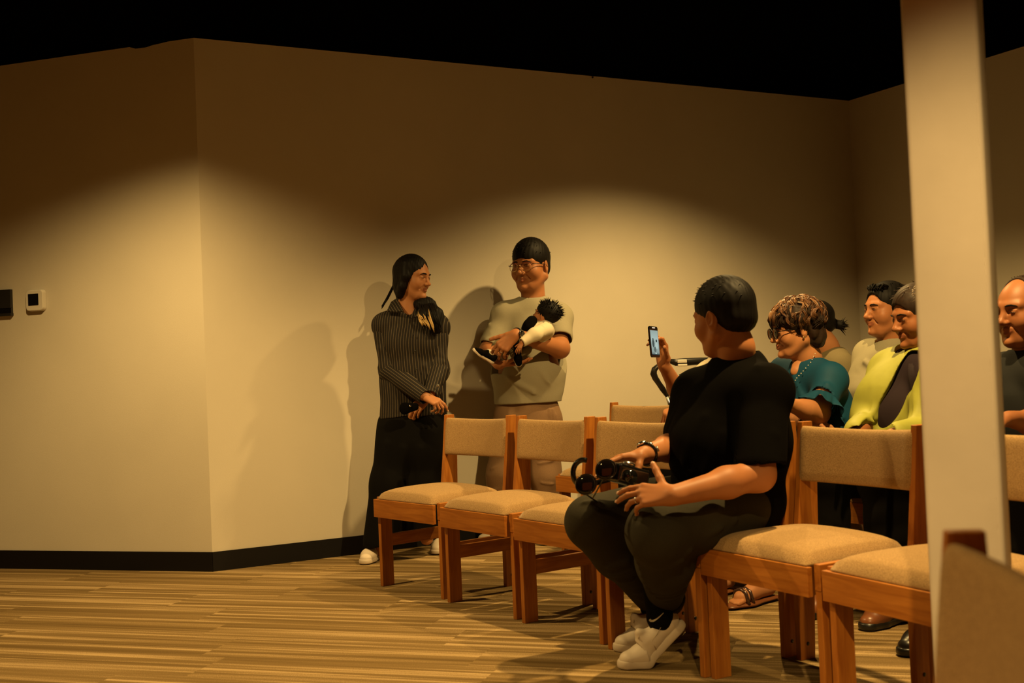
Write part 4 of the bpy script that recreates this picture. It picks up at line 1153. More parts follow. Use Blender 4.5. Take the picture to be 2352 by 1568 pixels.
    for (x0, y0, x1, y1, Yd, r, h) in ((1320, 1168, 1405, 1182, 3.55, .010, .010), (1325, 1185, 1400, 1205, 3.55, .010, .009), (1312, 1150, 1390, 1150, 3.6, .010, .008), (1560, 1180, 1700, 1165, 3.4, .014, .008),
                                       (1600, 1230, 1690, 1205, 3.4, .012, .009), (1530, 1280, 1585, 1265, 3.36, .010, .010), (1505, 1298, 1570, 1290, 3.36, .009, .009), (1640, 1215, 1725, 1180, 3.45, .010, .008)):
        F_.append((W(x0, y0, Yd), W(x1, y1, Yd), r, h))
    t.noise = folds(F_, wob(24, .0035, 41))
    net_obj('trousers', t, .0045, M['char_olive'], body); tr = body.children[-1]
    # ribbed ankle cuffs
    for an, kn in ((hemL, knL), (hemR, knR)):
        ax = nrm(an - kn); c0 = an + ax * .020; b = MB()
        for k in range(4):
            a = nrm(np.cross(ax, V(0, 1, 0))); l = np.cross(ax, a)
            b.tube([c0 + ax * (.008 * k) + (a * math.cos(x) + l * math.sin(x)) * (.055 - .002 * k) for x in np.linspace(0, math.tau, 25)[:-1]], .0058, 6, closed=True)
        b.build('ankle_cuff', M['char_olive'], tr, True)
    # shoes: balls of the feet on the carpet, heels lifted
    toeL, ballL, hlL = V(.298, 3.640, .001), V(.385, 3.655, .001), V(.515, 3.680, .122)
    toeR, ballR, hlR = V(.305, 3.860, .001), V(.390, 3.880, .001), V(.515, 3.915, .112)
    for toe, ball_, hl, an, nm in ((toeL, ballL, hlL, anL, 0), (toeR, ballR, hlR, anR, 1)):
        uh = nrm(np.cross(nrm(hl - ball_), V(0, 0, 1))); uh = nrm(np.cross(uh, nrm(hl - ball_))); uh = uh if uh[2] > 0 else -uh
        o = shoe(body, toe + V(-.0, 0, 0), ball_, hl, UP, uh, 1.0, vox=.0032)
        # sock
        t = S(); top_ = an + V(0, 0, .05); low = hl * .68 + ball_ * .32 + uh * .050
        t.cone(top_, low + (top_ - low) * .25, .0415, .0400, .02); t.cone(low + (top_ - low) * .25, low, .040, .030, .02); t.noise = wob(60, .0012, 3 + nm)
        net_obj('sock', t, .003, M['trouser_black'], body)
        sk = body.children[-1]
        if nm == 0:   # woven tick on the sock, facing the camera
            cxy = W(1496, 1421, 1.0)
            pts = [(1492, 1422, 4.2), (1495, 1425.5, 5.2), (1500, 1425.5, 4.6), (1508, 1421.5, 3.4), (1516, 1415, 2.2), (1524, 1407, .9)]
            b = MB(); Yd = 3.70
            A = nrm(low - top_)
            def on_sock(x, y):
                r = ray(x, y); r = r / np.linalg.norm(r); o_ = V(0, 0, CAM_H)
                w0 = o_ - top_; d_ = r - (r @ A) * A; w_ = w0 - (w0 @ A) * A
                aa = d_ @ d_; bb = 2 * d_ @ w_; cc = w_ @ w_ - .0452 ** 2; D = max(0, bb * bb - 4 * aa * cc)
                return o_ + r * ((-bb - math.sqrt(D)) / (2 * aa))
            vs = []
            for i, (x, y, w_) in enumerate(pts):
                x2, y2 = pts[min(i + 1, 5)][:2]; x1, y1 = pts[max(i - 1, 0)][:2]; dx, dy = x2 - x1, y2 - y1; L = math.hypot(dx, dy)
                vs += [on_sock(x - dy / L * w_ / 2, y + dx / L * w_ / 2), on_sock(x + dy / L * w_ / 2, y - dx / L * w_ / 2)]
            b.add(vs, [(2 * i, 2 * i + 1, 2 * i + 3, 2 * i + 2) for i in range(5)]); o2 = b.build('woven_tick', M['swoosh'], sk)
            sm = o2.modifiers.new('thick', 'SOLIDIFY'); sm.thickness = .001; sm.offset = 0
    # wristwatch
    ax = nrm(wrR - elR); c = wrR - ax * .022; a = nrm(V(-.55, -.1, .8) - (V(-.55, -.1, .8) @ ax) * ax); l = np.cross(ax, a)
    b = MB(); b.tube([c + (a * math.cos(x) + l * math.sin(x)) * .0335 for x in np.linspace(0, math.tau, 29)[:-1]], .0060, 8, closed=True)
    w = b.build('wristwatch', M['glossblack'], body, True)
    R = np.stack([ax, l, a], 1)
    b = MB(); b.ball(c + a * .037, [.019, .019, .006], R, 24, 8); b.build('watch_case', M['chrome'], w, True)
    b = MB(); b.ball(c + a * .039, [.0155, .0155, .0062], R, 24, 8); b.build('watch_face', M['glossblack'], w, True)
    b = MB(); b.tube([c - a * .010 + l * -.0395 - ax * .006, c + a * .008 + l * -.0405 - ax * .006], .0035, 6)
    b.tube([c + a * .018 - l * .034 + ax * .0, c + a * .030 - l * .022 + ax * .0], .0042, 6); b.build('buckle', M['chrome'], w, True)
    return body
man_black()

# ---------------- things in his hands
def camera_thing():
    c = W(1442, 1092, 3.47); ax = nrm(W(1478, 1096, 3.50) - W(1402, 1075, 3.44)); up = V(0, 0, 1); f = nrm(np.cross(ax, up)); f = f if f[1] < 0 else -f
    R = np.stack([ax, f, np.cross(ax, f)], 1)
    if R[2, 2] < 0: R[:, 2] *= -1
    s = S(); s.box(c, [.050, .026, .020], R, .009); s.ell(c + R @ V(-.012, .0, .026), [.026, .020, .012], R, .01)
    v, fc = s.net(.003); o = mesh_obj('compact_camera', v, fc, M['glossblack'], None, True)
    tag(o, 'black compact camera with a bright metal top plate under the seated man\'s hand', 'camera')
    b = MB(); b.ball(c + R @ V(-.012, .012, .034), [.022, .015, .008], R, 18, 8); b.build('top_plate', M['chrome'], o, True)['label'] = 'bright metal top plate'
    b = MB(); b.tube([c + R @ V(-.018, .026, -.004), c + R @ V(-.018, .048, -.004)], .020, 20); b.build('lens_barrel', M['glossblack'], o, True)
    b = MB(); b.tube([c + R @ V(.046, .030, -.008), c + R @ V(.064, .034, -.014), c + R @ V(.082, .036, -.020)], [.0018] * 3, 6); b.build('metal_rod', M['chrome'], o, True)
    b = MB(); P = []
    for x in np.linspace(-1.9, 1.9, 18):
        P.append(W(1340 - 24 * math.cos(x) * 1.0, 1086 + 30 * math.sin(x), 3.50))
    P = [W(1400, 1078, 3.47)] * 0 + P + [W(1400, 1100, 3.47)]
    b.tube(P, [.0085] * len(P), 8); b.build('strap', M['glossblack'], o, True)
    return o
camera_thing()
def sunglasses(name, c1, c2, h1, h2, Y, label, r=.030):
    root = empty(name, (c1 + c2) / 2 + V(0, 0, 0)); tag(root, label, 'sunglasses')
    o3 = V(*root.location)
    ax = nrm(c2 - c1); n = nrm(V(-.15, -1, .25) - (V(-.15, -1, .25) @ ax) * ax); u = np.cross(ax, n)
    for c in (c1, c2):
        R = np.stack([ax, n, u], 1)
        b = MB(); b.ball(c - o3, [r, .006, r * .92], R, 28, 12); b.build('lens', M['lens'], root, True)
        b = MB(); b.tube([c - o3 + (ax * math.cos(x) + u * math.sin(x) * .93) * r for x in np.linspace(0, math.tau, 29)[:-1]], .0028, 6, closed=True); b.build('rim', M['glossblack'], root, True)
    b = MB(); m = (c1 + c2) / 2
    b.tube([c1 + ax * r - o3, m + u * .006 - o3, c2 - ax * r - o3], .0025, 6); b.build('bridge', M['glossblack'], root, True)
    for c, h, k in ((c1, h1, -1), (c2, h2, 1)):
        st = c + ax * k * r * .9 + u * -.004
        b = MB(); b.tube([st - o3, (st * .5 + h * .5) - n * .004 - o3, h - o3], [.003, .0024, .0034], 6); b.build('temple_arm', M['glossblack'], root, True)
    return root
sunglasses('sunglasses', W(1346, 1112, 3.41), W(1392, 1078, 3.41), W(1372, 1152, 3.50), W(1360, 1144, 3.50), 3.41, 'dark round sunglasses hanging from the seated man\'s hand over his knee', .031)
# ---------------- the other seated people
def seated(label, H, skin, shirt_m, J, hair=None, head=None, trouser_m=None, hands=None, widths=(.13, .185, .18, .19), sl=(.5, .5), slr=.062, flat=.66, shade=None, vox=.0048, lids=.003, brow=None, smile=0.0, collar=True, folds_=None, shirt_name='t_shirt', sides=(1, -1), neck_r=.056, legs=True, arms=True, armr=1.0, bare_calf=False, ears=(1, -1), long_sleeve=False, brow_lift=0.0, closed=False):
    Fw = nrm(J['Fw']); Lt = nrm(np.cross(V(0, 0, 1), Fw)); UP = V(0, 0, 1); RT = np.stack([Lt, Fw, UP], 1)
    nb, ch, wa, hp = J['nb'], J['ch'], J['wa'], J['hp']
    hs = S(); head_sdf(hs, H, smile=smile, ears=ears, **(head or {}))
    hs.chain([H(0, -.020, -.050), H(0, -.032, -.100) * .5 + nb * .5, nb - V(0, 0, .03)], [neck_r, neck_r, neck_r + .012], .03)
    parts = [hs.net(.0028)]
    s = S(); info = []
    shL, shR = J['shL'], J['shR']
    for k in ('L', 'R'):
        if 'el' + k in J:
            a, e, w_ = J['sh' + k], J['el' + k], J['wr' + k]
            s.chain([a, e, e * .62 + w_ * .38, w_], [x * armr for x in (.044, .041, .038, .026)], .03)
    for h in (hands or []): hand_sdf(s, *h[0], **dict(h[1], info=info))
    s.chain([ch - V(0, 0, .07), wa, hp], [.08, .11, .13], .05, flat=(Fw, .6))
    if legs:
        for k in ('L', 'R'):
            s.chain([J['hip' + k], J['kn' + k], J['an' + k]], [.07, .050 if bare_calf else .05, .032], .03)
            if bare_calf: s.cone(J['kn' + k] * .65 + J['an' + k] * .35, J['an' + k] * .6 + J['kn' + k] * .4, .052, .042, .03)
    parts.append(s.net(.0042))
    body = make_body('person', label, parts, H, skin)
    face_parts(body, H, brow or M['hair'], lids=lids, sides=sides, brow_lift=brow_lift, closed=closed)
    add_nails(body, info, 1.0, nail=False)
    t = S()
    torso(t, nb, ch, wa, hp, widths, Fw, flat, sh=(shR, shL))
    for sh in (shL, shR): t.cone(nb - V(0, 0, .040), sh, .060, slr + .002, .05)
    t.ell(wa + Fw * .04, [widths[2] * .85, widths[2] * .62, .13], RT, .05)
    for k, f in (('L', sl[0]), ('R', sl[1])):
        if 'el' + k not in J: continue
        a, e, w_ = J['sh' + k], J['el' + k], J['wr' + k]
        if long_sleeve:
            e2 = e + (w_ - e) * .92; t.chain([a, e, e2], [slr + .004, slr - .004, slr - .020], .03)
        else:
            ax = nrm(e - a); e2 = a + (e - a) * f; t.cone(a, e2, slr + .005, slr, .03)
            t.box(e2 + ax * .066, [slr * 1.15, slr * 1.15, .05], Frame(V(0, 0, 0), Fw, -ax).R, 0, .002, 's')
            t.cone(e2 - ax * .02, e2 + ax * .09, slr * .84, slr * .88, .003, 's')
    t.cone(nb + V(0, 0, -.030), nb + V(0, 0, .12), neck_r + .012, neck_r + .010, .006, 's')
    t.noise = folds(folds_ or [], wob(22, .0045, int(abs(nb[0] * 1000)) % 97))
    net_obj(shirt_name, t, vox, shirt_m, body); ts = body.children[-1]
    if collar: collar_ring(ts, H, nb + V(0, 0, -.014), nrm(V(0, 0, 1) + Fw * .25), neck_r + .014, .007, shirt_m, fwd=Fw, squash=1.0)
    if legs and trouser_m:
        t = S(); t.cone(J['hipL'] * .7 + J['hipR'] * .3, J['hipR'] * .7 + J['hipL'] * .3, .12, .12, .05)
        for k in ('L', 'R'):
            a, b_, c = J['hip' + k], J['kn' + k], J['an' + k]
            if bare_calf: t.chain([a, b_, b_ * .9 + c * .1], [.095, .078, .072], .03)
            else: t.chain([a, b_, b_ * .5 + c * .5, c + V(0, 0, .02)], [.098, .080, .072, .060], .03)
        t.noise = wob(24, .005, 17 + int(abs(nb[1] * 1000)) % 50)
        net_obj('trousers', t, .0055, trouser_m, body)
    return body, ts

def seat_pose(hipc, Fw, knee_f=.44, foot=0.0, splay=.10, seat=.50):
    """hips on the seat, knees forward, feet on the floor"""
    Fw = nrm(Fw); Lt = nrm(np.cross(V(0, 0, 1), Fw)); J = {}
    for k, sg in (('L', 1), ('R', -1)):
        J['hip' + k] = V(hipc[0], hipc[1], seat) + Lt * sg * .085
        J['kn' + k] = V(hipc[0], hipc[1], seat + .005) + Fw * knee_f + Lt * sg * splay
        J['an' + k] = V(hipc[0], hipc[1], .085) + Fw * (knee_f + foot) + Lt * sg * (splay + .01)
    return J
def simple_shoes(body, J, Fw, upper, sole, q=.98):
    Fw = nrm(Fw)
    for k in ('L', 'R'):
        an = J['an' + k]; g = V(an[0], an[1], .004)
        shoe(body, g + Fw * .175, g + Fw * .09, g - Fw * .065, V(0, 0, 1), V(0, 0, 1), q, upper=upper, sole=sole, laces=False, vox=.005)
ROW = V(-.82, -.57, 0)

# 5. person filming with a phone (mostly behind the man in black)
def filmer():
    Fw = nrm(ROW); hipc = V(.93, 5.30)
    J = dict(Fw=Fw, nb=W(1676, 815, 5.30), ch=W(1672, 880, 5.28), wa=W(1668, 960, 5.26), hp=W(1672, 1040, 5.30), shL=W(1722, 868, 5.12), shR=W(1634, 862, 5.42))
    J.update(elL=W(1640, 955, 4.98), wrL=W(1572, 935, 4.90), elR=W(1572, 925, 5.20), wrR=W(1524, 836, 5.02)); J.update(seat_pose(hipc, Fw, .42, .02))
    H = Frame(W(1668, 742, 5.26), V(-.93, .30, -.05), (0, 0, 1), .98)
    hands = [((J['wrR'], V(-.16, -.20, 1), V(-.55, -.62, .05), V(.75, -.55, .2)), dict(q=.95, curl=((.5, .7, .4), (.45, .7, .4), (.5, .75, .4), (.6, .8, .4)), spread=.05, thumb=(.35, .75, .55), tcurl=.1)),
             ((J['wrL'] + nrm(J['wrL'] - J['elL']) * .0, V(-.92, -.1, -.28), V(-.15, .2, -1), V(-.1, -.9, .0)), dict(q=.98, curl=((1.1, 1.2, .7), (1.1, 1.2, .7), (1.0, 1.2, .7), (1.0, 1.1, .7)), spread=.02, thumb=(.45, .8, .5), tcurl=.3))]
    body, ts = seated('person in a pale shirt behind the black T-shirt man, holding up a phone to film', H, M['skin'], M['cream_cloth'], J, hands=hands, trouser_m=M['trouser_black'], sl=(.75, .6), slr=.058, sides=(-1,))
    short_hair(body, H, M['hair'], seed=14, tuft=60)
    simple_shoes(body, J, Fw, M['blackplastic'], M['blackplastic'])
    return body
filmer()
def phone():
    c = W(1502, 785, 4.90); n = nrm(V(.80, -.59, .08)); u = nrm(V(.045, .02, 1)); l = nrm(np.cross(u, n)); u = np.cross(n, l)
    # l: screen's right, n: screen normal (towards the holder, seen from the camera), u: up
    R = np.stack([l, n, u], 1); hw, hh = .0365, .0675
    fr = lambda q: c + R @ V(*q)
    root = MB(); o = rounded(hw, hh, .010); k = len(o)
    b = MB(); b.add([fr((x, -.004, z)) for x, z in o] + [fr((x, .004, z)) for x, z in o], [tuple(range(k))[::-1], tuple(range(k, 2 * k))] + [(i, (i + 1) % k, (i + 1) % k + k, i + k) for i in range(k)])
    ob = b.build('smartphone', M['glossblack'], None, bevel=.0015); tag(ob, 'black smartphone held upright, its lit screen showing the standing couple', 'smartphone')
    m = bpy.data.materials.new('phone_screen'); m.use_nodes = True; nt = m.node_tree; N = nt.nodes; L = nt.links; N.clear()
    out = N.new('ShaderNodeOutputMaterial'); em = N.new('ShaderNodeEmission'); em.inputs['Strength'].default_value = 1.0; L.new(em.outputs[0], out.inputs[0])
    at = N.new('ShaderNodeAttribute'); at.attribute_name = 'shade'; cr = N.new('ShaderNodeValToRGB')
    cr.color_ramp.elements[0].color = (.004, .006, .006, 1); cr.color_ramp.elements[1].color = (.52, .66, .60, 1); L.new(at.outputs['Fac'], cr.inputs[0]); L.new(cr.outputs[0], em.inputs[0])
    nx, nz = 60, 120; gx, gz = np.meshgrid(np.linspace(-1, 1, nx), np.linspace(-1, 1, nz)); x, z = gx.ravel(), gz.ravel()
    E = lambda cx, cz, rx, rz: (((x - cx) / rx) ** 2 + ((z - cz) / rz) ** 2) < 1
    sh = .75 - .25 * np.abs(z - .3)
    sh = np.where(E(-.45, .28, .18, .09) | (E(-.45, -.05, .30, .34)), .12, sh)        # woman
    sh = np.where(E(.42, .16, .20, .11), .06, sh)                                       # man
    sh = np.where(E(.38, -.24, .34, .28), .82, sh)
    sh = np.where(E(-.1, -.55, .30, .22), .2, sh); sh = np.where(z < -.80, .35, sh); sh = np.where(z < -.93, .05, sh)
    sh = np.where(E(0.05, -.86, .20, .06), .95, sh)
    vs = np.array([fr((a * (hw - .004), .0046, -.004 + b_ * (hh - .014))) for a, b_ in zip(x, z)])
    f = np.array([(j * nx + i, j * nx + i + 1, (j + 1) * nx + i + 1, (j + 1) * nx + i) for j in range(nz - 1) for i in range(nx - 1)])
    mesh_obj('screen', vs, f, m, ob, False, None, {'shade': sh})
    b = MB(); b.box((-.012, .0042, hh - .0085), (.012, .0047, hh - .0050), fr)
    m2 = bpy.data.materials.new('record_badge'); m2.use_nodes = True; bb = m2.node_tree.nodes['Principled BSDF']; bb.inputs['Emission Color'].default_value = (1, .75, .7, 1); bb.inputs['Emission Strength'].default_value = .8
    b.build('screen_badge', m2, ob)
phone()

# 6. woman in the teal blouse
def teal_woman():
    Fw = nrm(ROW); hipc = V(1.24, 4.86)
    J = dict(Fw=Fw, nb=W(1858, 838, 4.86), ch=W(1868, 892, 4.85), wa=W(1880, 960, 4.86), hp=W(1888, 1035, 4.90), shL=W(1905, 870, 4.70), shR=W(1806, 858, 5.02))
    J.update(elL=W(1880, 948, 4.58), wrL=W(1808, 928, 4.50), elR=W(1800, 960, 4.95), wrR=W(1862, 968, 4.62)); J.update(seat_pose(hipc, Fw, .40, .03, seat=.48))
    H = Frame(W(1826, 757, 4.84), V(-.985, -.10, -.13), (0, 0, 1), .98)
    hands = [((J['wrR'] + V(.01, 0, 0), V(.75, -.35, -.35), V(-.3, -.2, -1), V(.2, -.8, .4)), dict(q=.85, curl=((.4, .6, .4), (.5, .6, .4), (.5, .7, .4), (.6, .7, .4)), spread=.05)),
             ((J['wrL'], V(-.9, .2, -.1), V(0, .2, -1), V(0, -1, .1)), dict(q=.85))]
    F_ = [(W(1900, 880, 4.6), W(1935, 960, 4.68), .014, .008), (W(1860, 900, 4.65), W(1850, 980, 4.7), .012, .007), (W(1820, 860, 4.8), W(1850, 930, 4.72), .012, .006)]
    body, ts = seated('woman with curly auburn hair, dark glasses and a teal ruffle-sleeved blouse, seated in profile', H, M['skin_light'], M['teal'], J, hands=hands, trouser_m=M['trouser_black'], sl=(.72, .6), slr=.059, widths=(.12, .158, .165, .18), folds_=F_, shirt_name='blouse', collar=False, sides=(1,), neck_r=.054, bare_calf=True, head=dict(full=1.0, nose=.95), smile=.3)
    # ruffle below each sleeve
    for k, f in (('L', .66), ('R', .60)):
        a, e = J['sh' + k], J['el' + k]; ax = nrm(e - a); c0 = a + (e - a) * f; u = nrm(np.cross(ax, V(0, 1, 0))); v = np.cross(ax, u); vs = []; nn, mm = 90, 7
        for j in range(mm):
            for i in range(nn):
                w_ = math.tau * i / nn; t_ = j / (mm - 1)
                rr = .064 + .036 * t_ + .013 * t_ * math.sin(7 * w_ + 1.0) + .006 * t_ * math.sin(13 * w_)
                vs.append(c0 + ax * (.072 * t_ + .010 * t_ * math.cos(7 * w_ + .5)) + (u * math.cos(w_) + v * math.sin(w_)) * rr)
        fs = [(j * nn + i, j * nn + (i + 1) % nn, (j + 1) * nn + (i + 1) % nn, (j + 1) * nn + i) for j in range(mm - 1) for i in range(nn)]
        o = mesh_obj('ruffle', vs, fs, M['teal'], ts, True); md = o.modifiers.new('thick', 'SOLIDIFY'); md.thickness = .002
    # neckline: skin shows in front
    s = S(); s.k = .006
    s.cone(W(1846, 828, 4.84), W(1826, 852, 4.80), .046, .020, .01, flat=(nrm(V(-.5, -.8, .2)), .5))
    net_obj('neckline_skin', s, .004, M['skin_light'], body)
    b = MB(); P = [(1872, 812, 4.78), (1862, 832, 4.755), (1845, 852, 4.735), (1830, 868, 4.725), (1820, 884, 4.722), (1812, 872, 4.75), (1806, 850, 4.80)]
    for i in range(len(P) - 1):
        for t_ in np.linspace(0, 1, 4)[:-1]:
            p = W(*[P[i][j] * (1 - t_) + P[i + 1][j] * t_ for j in range(3)]); b.ball(p, .0026, None, 8, 5)
    o = b.build('bead_necklace', M['whiteplastic'], body, True); o['kind'] = 'stuff'
    # curly hair
    q = H.s; R = H.R; rg = np.random.RandomState(33); s = S()
    s.ell(H(0, -.020, .046), [x * q for x in (.099, .116, .091)], R)
    s.ell(H(0, -.066, -.034), [x * q for x in (.080, .062, .076)], R, .03)
    s.ell(H(0, .110, -.050), [x * q for x in (.080, .066, .095)], R, .008, 's')
    for sd in (1, -1): s.ell(H(sd * .100, .045, -.055), [x * q for x in (.05, .055, .070)], R, .008, 's')
    s.cut(H(0, -.06, -.098), -R[:, 2] - R[:, 1] * .15, .01); s.noise = wob(110, .0045, 3)
    h = net_obj('hair', s, .004, M['hair_brown'], body)
    for mt, cnt, zlo, zhi, nm in ((M['hair_brown'], 120, -.75, .55, 'dark_curls'), (M['curl'], 120, -.15, .99, 'auburn_curls'), (M['curl_light'], 46, .35, .99, 'light_curls'), (M['curl'], 40, .86, .999, 'crown_curls')):
        b = MB()
        for i in range(cnt):
            th = rg.uniform(0, math.tau); z = rg.uniform(zlo, zhi); rr = math.sqrt(1 - z * z); n = V(rr * math.cos(th), rr * math.sin(th), z)
            if n[1] > .70 and z < .10: continue
            if z < -.05 and n[1] > .02: continue
            p0 = V(0, -.022, .044) + n * (V(.094, .112, .088) + rg.uniform(0, .010))
            if z < -.2: p0 = p0 * V(.86, .95, 1) 
            flow = nrm(V(n[0] * 1.1, n[1] * .9 + .15, -.35 - .5 * rr) - n * (n @ V(n[0] * 1.1, n[1] * .9 + .15, -.35 - .5 * rr))); tw = rg.uniform(-.7, .7)
            bn0 = np.cross(n, flow); tg = nrm(flow * math.cos(tw) + bn0 * math.sin(tw)); bn = np.cross(n, tg)
            L = rg.uniform(.040, .075); A = rg.uniform(.003, .008); ph = rg.uniform(0, 6.3); fq = rg.uniform(4, 7)
            for sI in range(8):
                o_ = (bn * rg.uniform(-.005, .005) + n * rg.uniform(-.001, .005)); o2 = bn * rg.uniform(-.006, .006); pts = []
                for k in range(9):
                    t_ = k / 8; pts.append(H(*(p0 + o_ + o2 * t_ + tg * L * (t_ - .3) + bn * A * math.sin(ph + t_ * fq) + n * (.006 * math.sin(math.pi * t_) - 4.0 * (L * (t_ - .3)) ** 2))))
                b.tube(pts, [.0004 + .0011 * math.sin(math.pi * min(.97, .08 + k / 8.6)) for k in range(9)], 4)
        b.build(nm, mt, h, True)
    # glasses
    b = MB()
    for sd in (1, -1):
        b.ball(H(sd * .034, .1010, -.002), [.027 * q, .004 * q, .023 * q], R, 20, 10)
        b.tube([H(sd * (.034 + .027 * math.cos(x)), .1015, -.002 + .023 * math.sin(x)) for x in np.linspace(0, math.tau, 25)[:-1]], .0030, 6, closed=True)
    b.tube([H(.008, .1035, .003), H(-.008, .1035, .003)], .002, 6)
    o = b.build('glasses', M['lens'], body, True)
    b = MB()
    for sd in (1, -1): b.tube([H(sd * .060, .098, .006), H(sd * .076, .060, .006), H(sd * .079, .0, .004)], .0022, 6)
    b.build('temple_arms', M['glossblack'], o, True)
    b = MB(); b.ball(H(.083, -.002, -.037), .005, None, 10, 8); b.build('earring', M['gold'], body, True)
    # glittering sandals
    m = mat('glitter_strap', (.10, .06, .05), .25, .7, .6, noise=(800, .9))
    for k in ('L', 'R'):
        an = J['an' + k]; f = nrm(Fw); g = V(an[0], an[1], .004); l = nrm(np.cross(V(0, 0, 1), f)); up = V(0, 0, 1)
        s = S(); s.chain([g - f * .035 + up * .045, g + f * .06 + up * .045, g + f * .12 + up * .030], [.026, .030, .032], .02)
        for i in range(5):
            s.cone(g + f * .12 + l * (.022 - .011 * i) + up * .026, g + f * (.172 - .006 * abs(i - 1)) + l * (.026 - .013 * i) + up * .018, .0095, .0085, .004)
        net_obj('foot', s, .004, M['skin_light'], body)
        s = S(); s.chain([g - f * .05 + up * .010, g + f * .10 + up * .008, g + f * .18 + up * .008], [.032, .042, .034], .01, flat=(up, .25)); o = net_obj('sandal', s, .004, M['shoe_tan'], body)
        b = MB(); 
        for d0 in (.10, .125): b.tube([g + f * d0 + l * .042 + up * .012, g + f * d0 + l * .026 + up * .056, g + f * d0 + up * .066, g + f * d0 - l * .026 + up * .056, g + f * d0 - l * .042 + up * .012], .0075, 8)
        b.build('glitter_straps', m, o, True)
    return body
teal_woman()

# 7. woman with the ponytail, behind the teal blouse
def ponytail_woman():
    Fw = nrm(ROW); hipc = V(1.66, 6.02)
    J = dict(Fw=Fw, nb=W(1908, 808, 5.92), ch=W(1912, 862, 5.92), wa=W(1916, 930, 5.92), hp=W(1925, 985, 5.95), shL=W(1936, 846, 5.78), shR=W(1868, 838, 6.05))
    J.update(elL=W(1942, 910, 5.72), wrL=W(1900, 950, 5.62)); J.update(seat_pose(hipc, Fw, .40, .02))
    H = Frame(W(1869, 741, 5.90), V(-.96, .10, -.08), (0, 0, 1), .98)
    body, ts = seated('woman with a short black ponytail and olive top, half hidden behind the teal blouse woman', H, M['skin_light'], M['olive'], J, trouser_m=M['trouser_black'], sl=(.9, .6), slr=.058, widths=(.12, .165, .165, .175), sides=(1,), hands=[((J['wrL'], V(-.8, -.5, -.2), V(0, 0, -1), V(0, -1, 0)), dict(q=.85))])
    q = H.s; s = S()
    s.ell(H(0, -.014, .034), [x * q for x in (.080, .100, .087)], H.R); s.ell(H(0, -.060, -.020), [x * q for x in (.060, .050, .045)], H.R, .02)
    s.ell(H(0, .104, -.035), [x * q for x in (.070, .062, .092)], H.R, .006, 's'); s.cut(H(0, -.08, -.062), -H.R[:, 2], .008)
    s.chain([H(0, -.100, -.015), H(0, -.135, -.030)], [.022, .024], .012)
    h = net_obj('hair', s, .0036, M['hair'], body); b = MB(); rg = np.random.RandomState(8)
    for i in range(70):
        d = nrm(H.R @ V(rg.randn() * .35, -1, rg.randn() * .45 - .25)); p = H(rg.uniform(-.012, .012), -.125, -.028 + rg.uniform(-.012, .012)); L = rg.uniform(.025, .055)
        b.tube([p, p + d * L * .5, p + d * L + V(0, 0, rg.uniform(-.012, .012))], [.0045, .0035, .0006], 4)
    b.build('ponytail', M['hair'], h, True)
    b = MB(); ax = H.R[:, 1]; b.tube([H(0, -.112, -.020) + (H.R[:, 0] * math.cos(x) + H.R[:, 2] * math.sin(x)) * .022 for x in np.linspace(0, math.tau, 17)[:-1]], .005, 6, closed=True); b.build('hair_tie', M['black_cloth'], h, True)
    return body
ponytail_woman()

# 8. smiling man in the pale sage T-shirt
def smiling_man():
    Fw = nrm(ROW + V(.1, 0, 0)); hipc = V(1.95, 5.55)
    J = dict(Fw=Fw, nb=W(2048, 790, 5.42), ch=W(2040, 850, 5.42), wa=W(2034, 915, 5.42), hp=W(2040, 985, 5.5), shL=W(2082, 835, 5.25), shR=W(1999, 818, 5.58))
    J.update(elR=W(1988, 900, 5.52), wrR=W(1972, 952, 5.36), elL=W(2085, 930, 5.2), wrL=W(2030, 965, 5.1)); J.update(seat_pose(hipc, Fw, .42, .02))
    H = Frame(W(2037, 711, 5.40), V(-.95, -.30, .02), (.05, 0, 1), 1.08)
    F_ = [(W(1985, 830, 5.38), W(2025, 860, 5.3), .014, .009), (W(1975, 850, 5.42), W(2010, 890, 5.3), .012, .008), (W(2000, 850, 5.3), W(2050, 850, 5.25), .016, .007), (W(1990, 795, 5.5), W(2010, 850, 5.36), .010, .007)]
    body, ts = seated('smiling dark-haired man in a pale sage T-shirt, seated farthest back by the corner', H, M['skin'], M['sage_light'], J, trouser_m=M['cargo'], sl=(.6, .74), slr=.066, widths=(.15, .20, .20, .20), folds_=F_, smile=1.0, head=dict(full=1.10, jaw=1.1), lids=.0024, sides=(1, -1), neck_r=.062,
                      hands=[((J['wrR'], V(-.4, -.6, -.6), V(0, .3, -1), V(.2, -.8, 0)), dict(q=.95)), ((J['wrL'], V(-.8, -.3, -.2), V(0, 0, -1), V(0, -1, 0)), dict(q=.95))])
    h = short_hair(body, H, M['hair'], hl=.078, top=.004, side=.002, nape=-.050, seed=19, tuft=30, vol=1.0, tl=.012)
    b = MB(); rg = np.random.RandomState(4)
    for i in range(42):
        x = rg.uniform(-.045, .055); p = H(x, .066 - 6 * x * x, .090 + rg.uniform(-.004, .010))
        e_ = rg.uniform(-.012, .012); b.tube([p + H.R @ V(0, -.02, 0), p + H.R @ V(.002, .004, .008), p + H.R @ V(.006 + e_, .012, .008 + e_ * .5), p + H.R @ V(.012 + e_, .016 + e_, -.004 + e_)], [.006, .006, .0045, .0006], 5)
    b.build('quiff', M['hair'], h, True)
    return body
smiling_man()

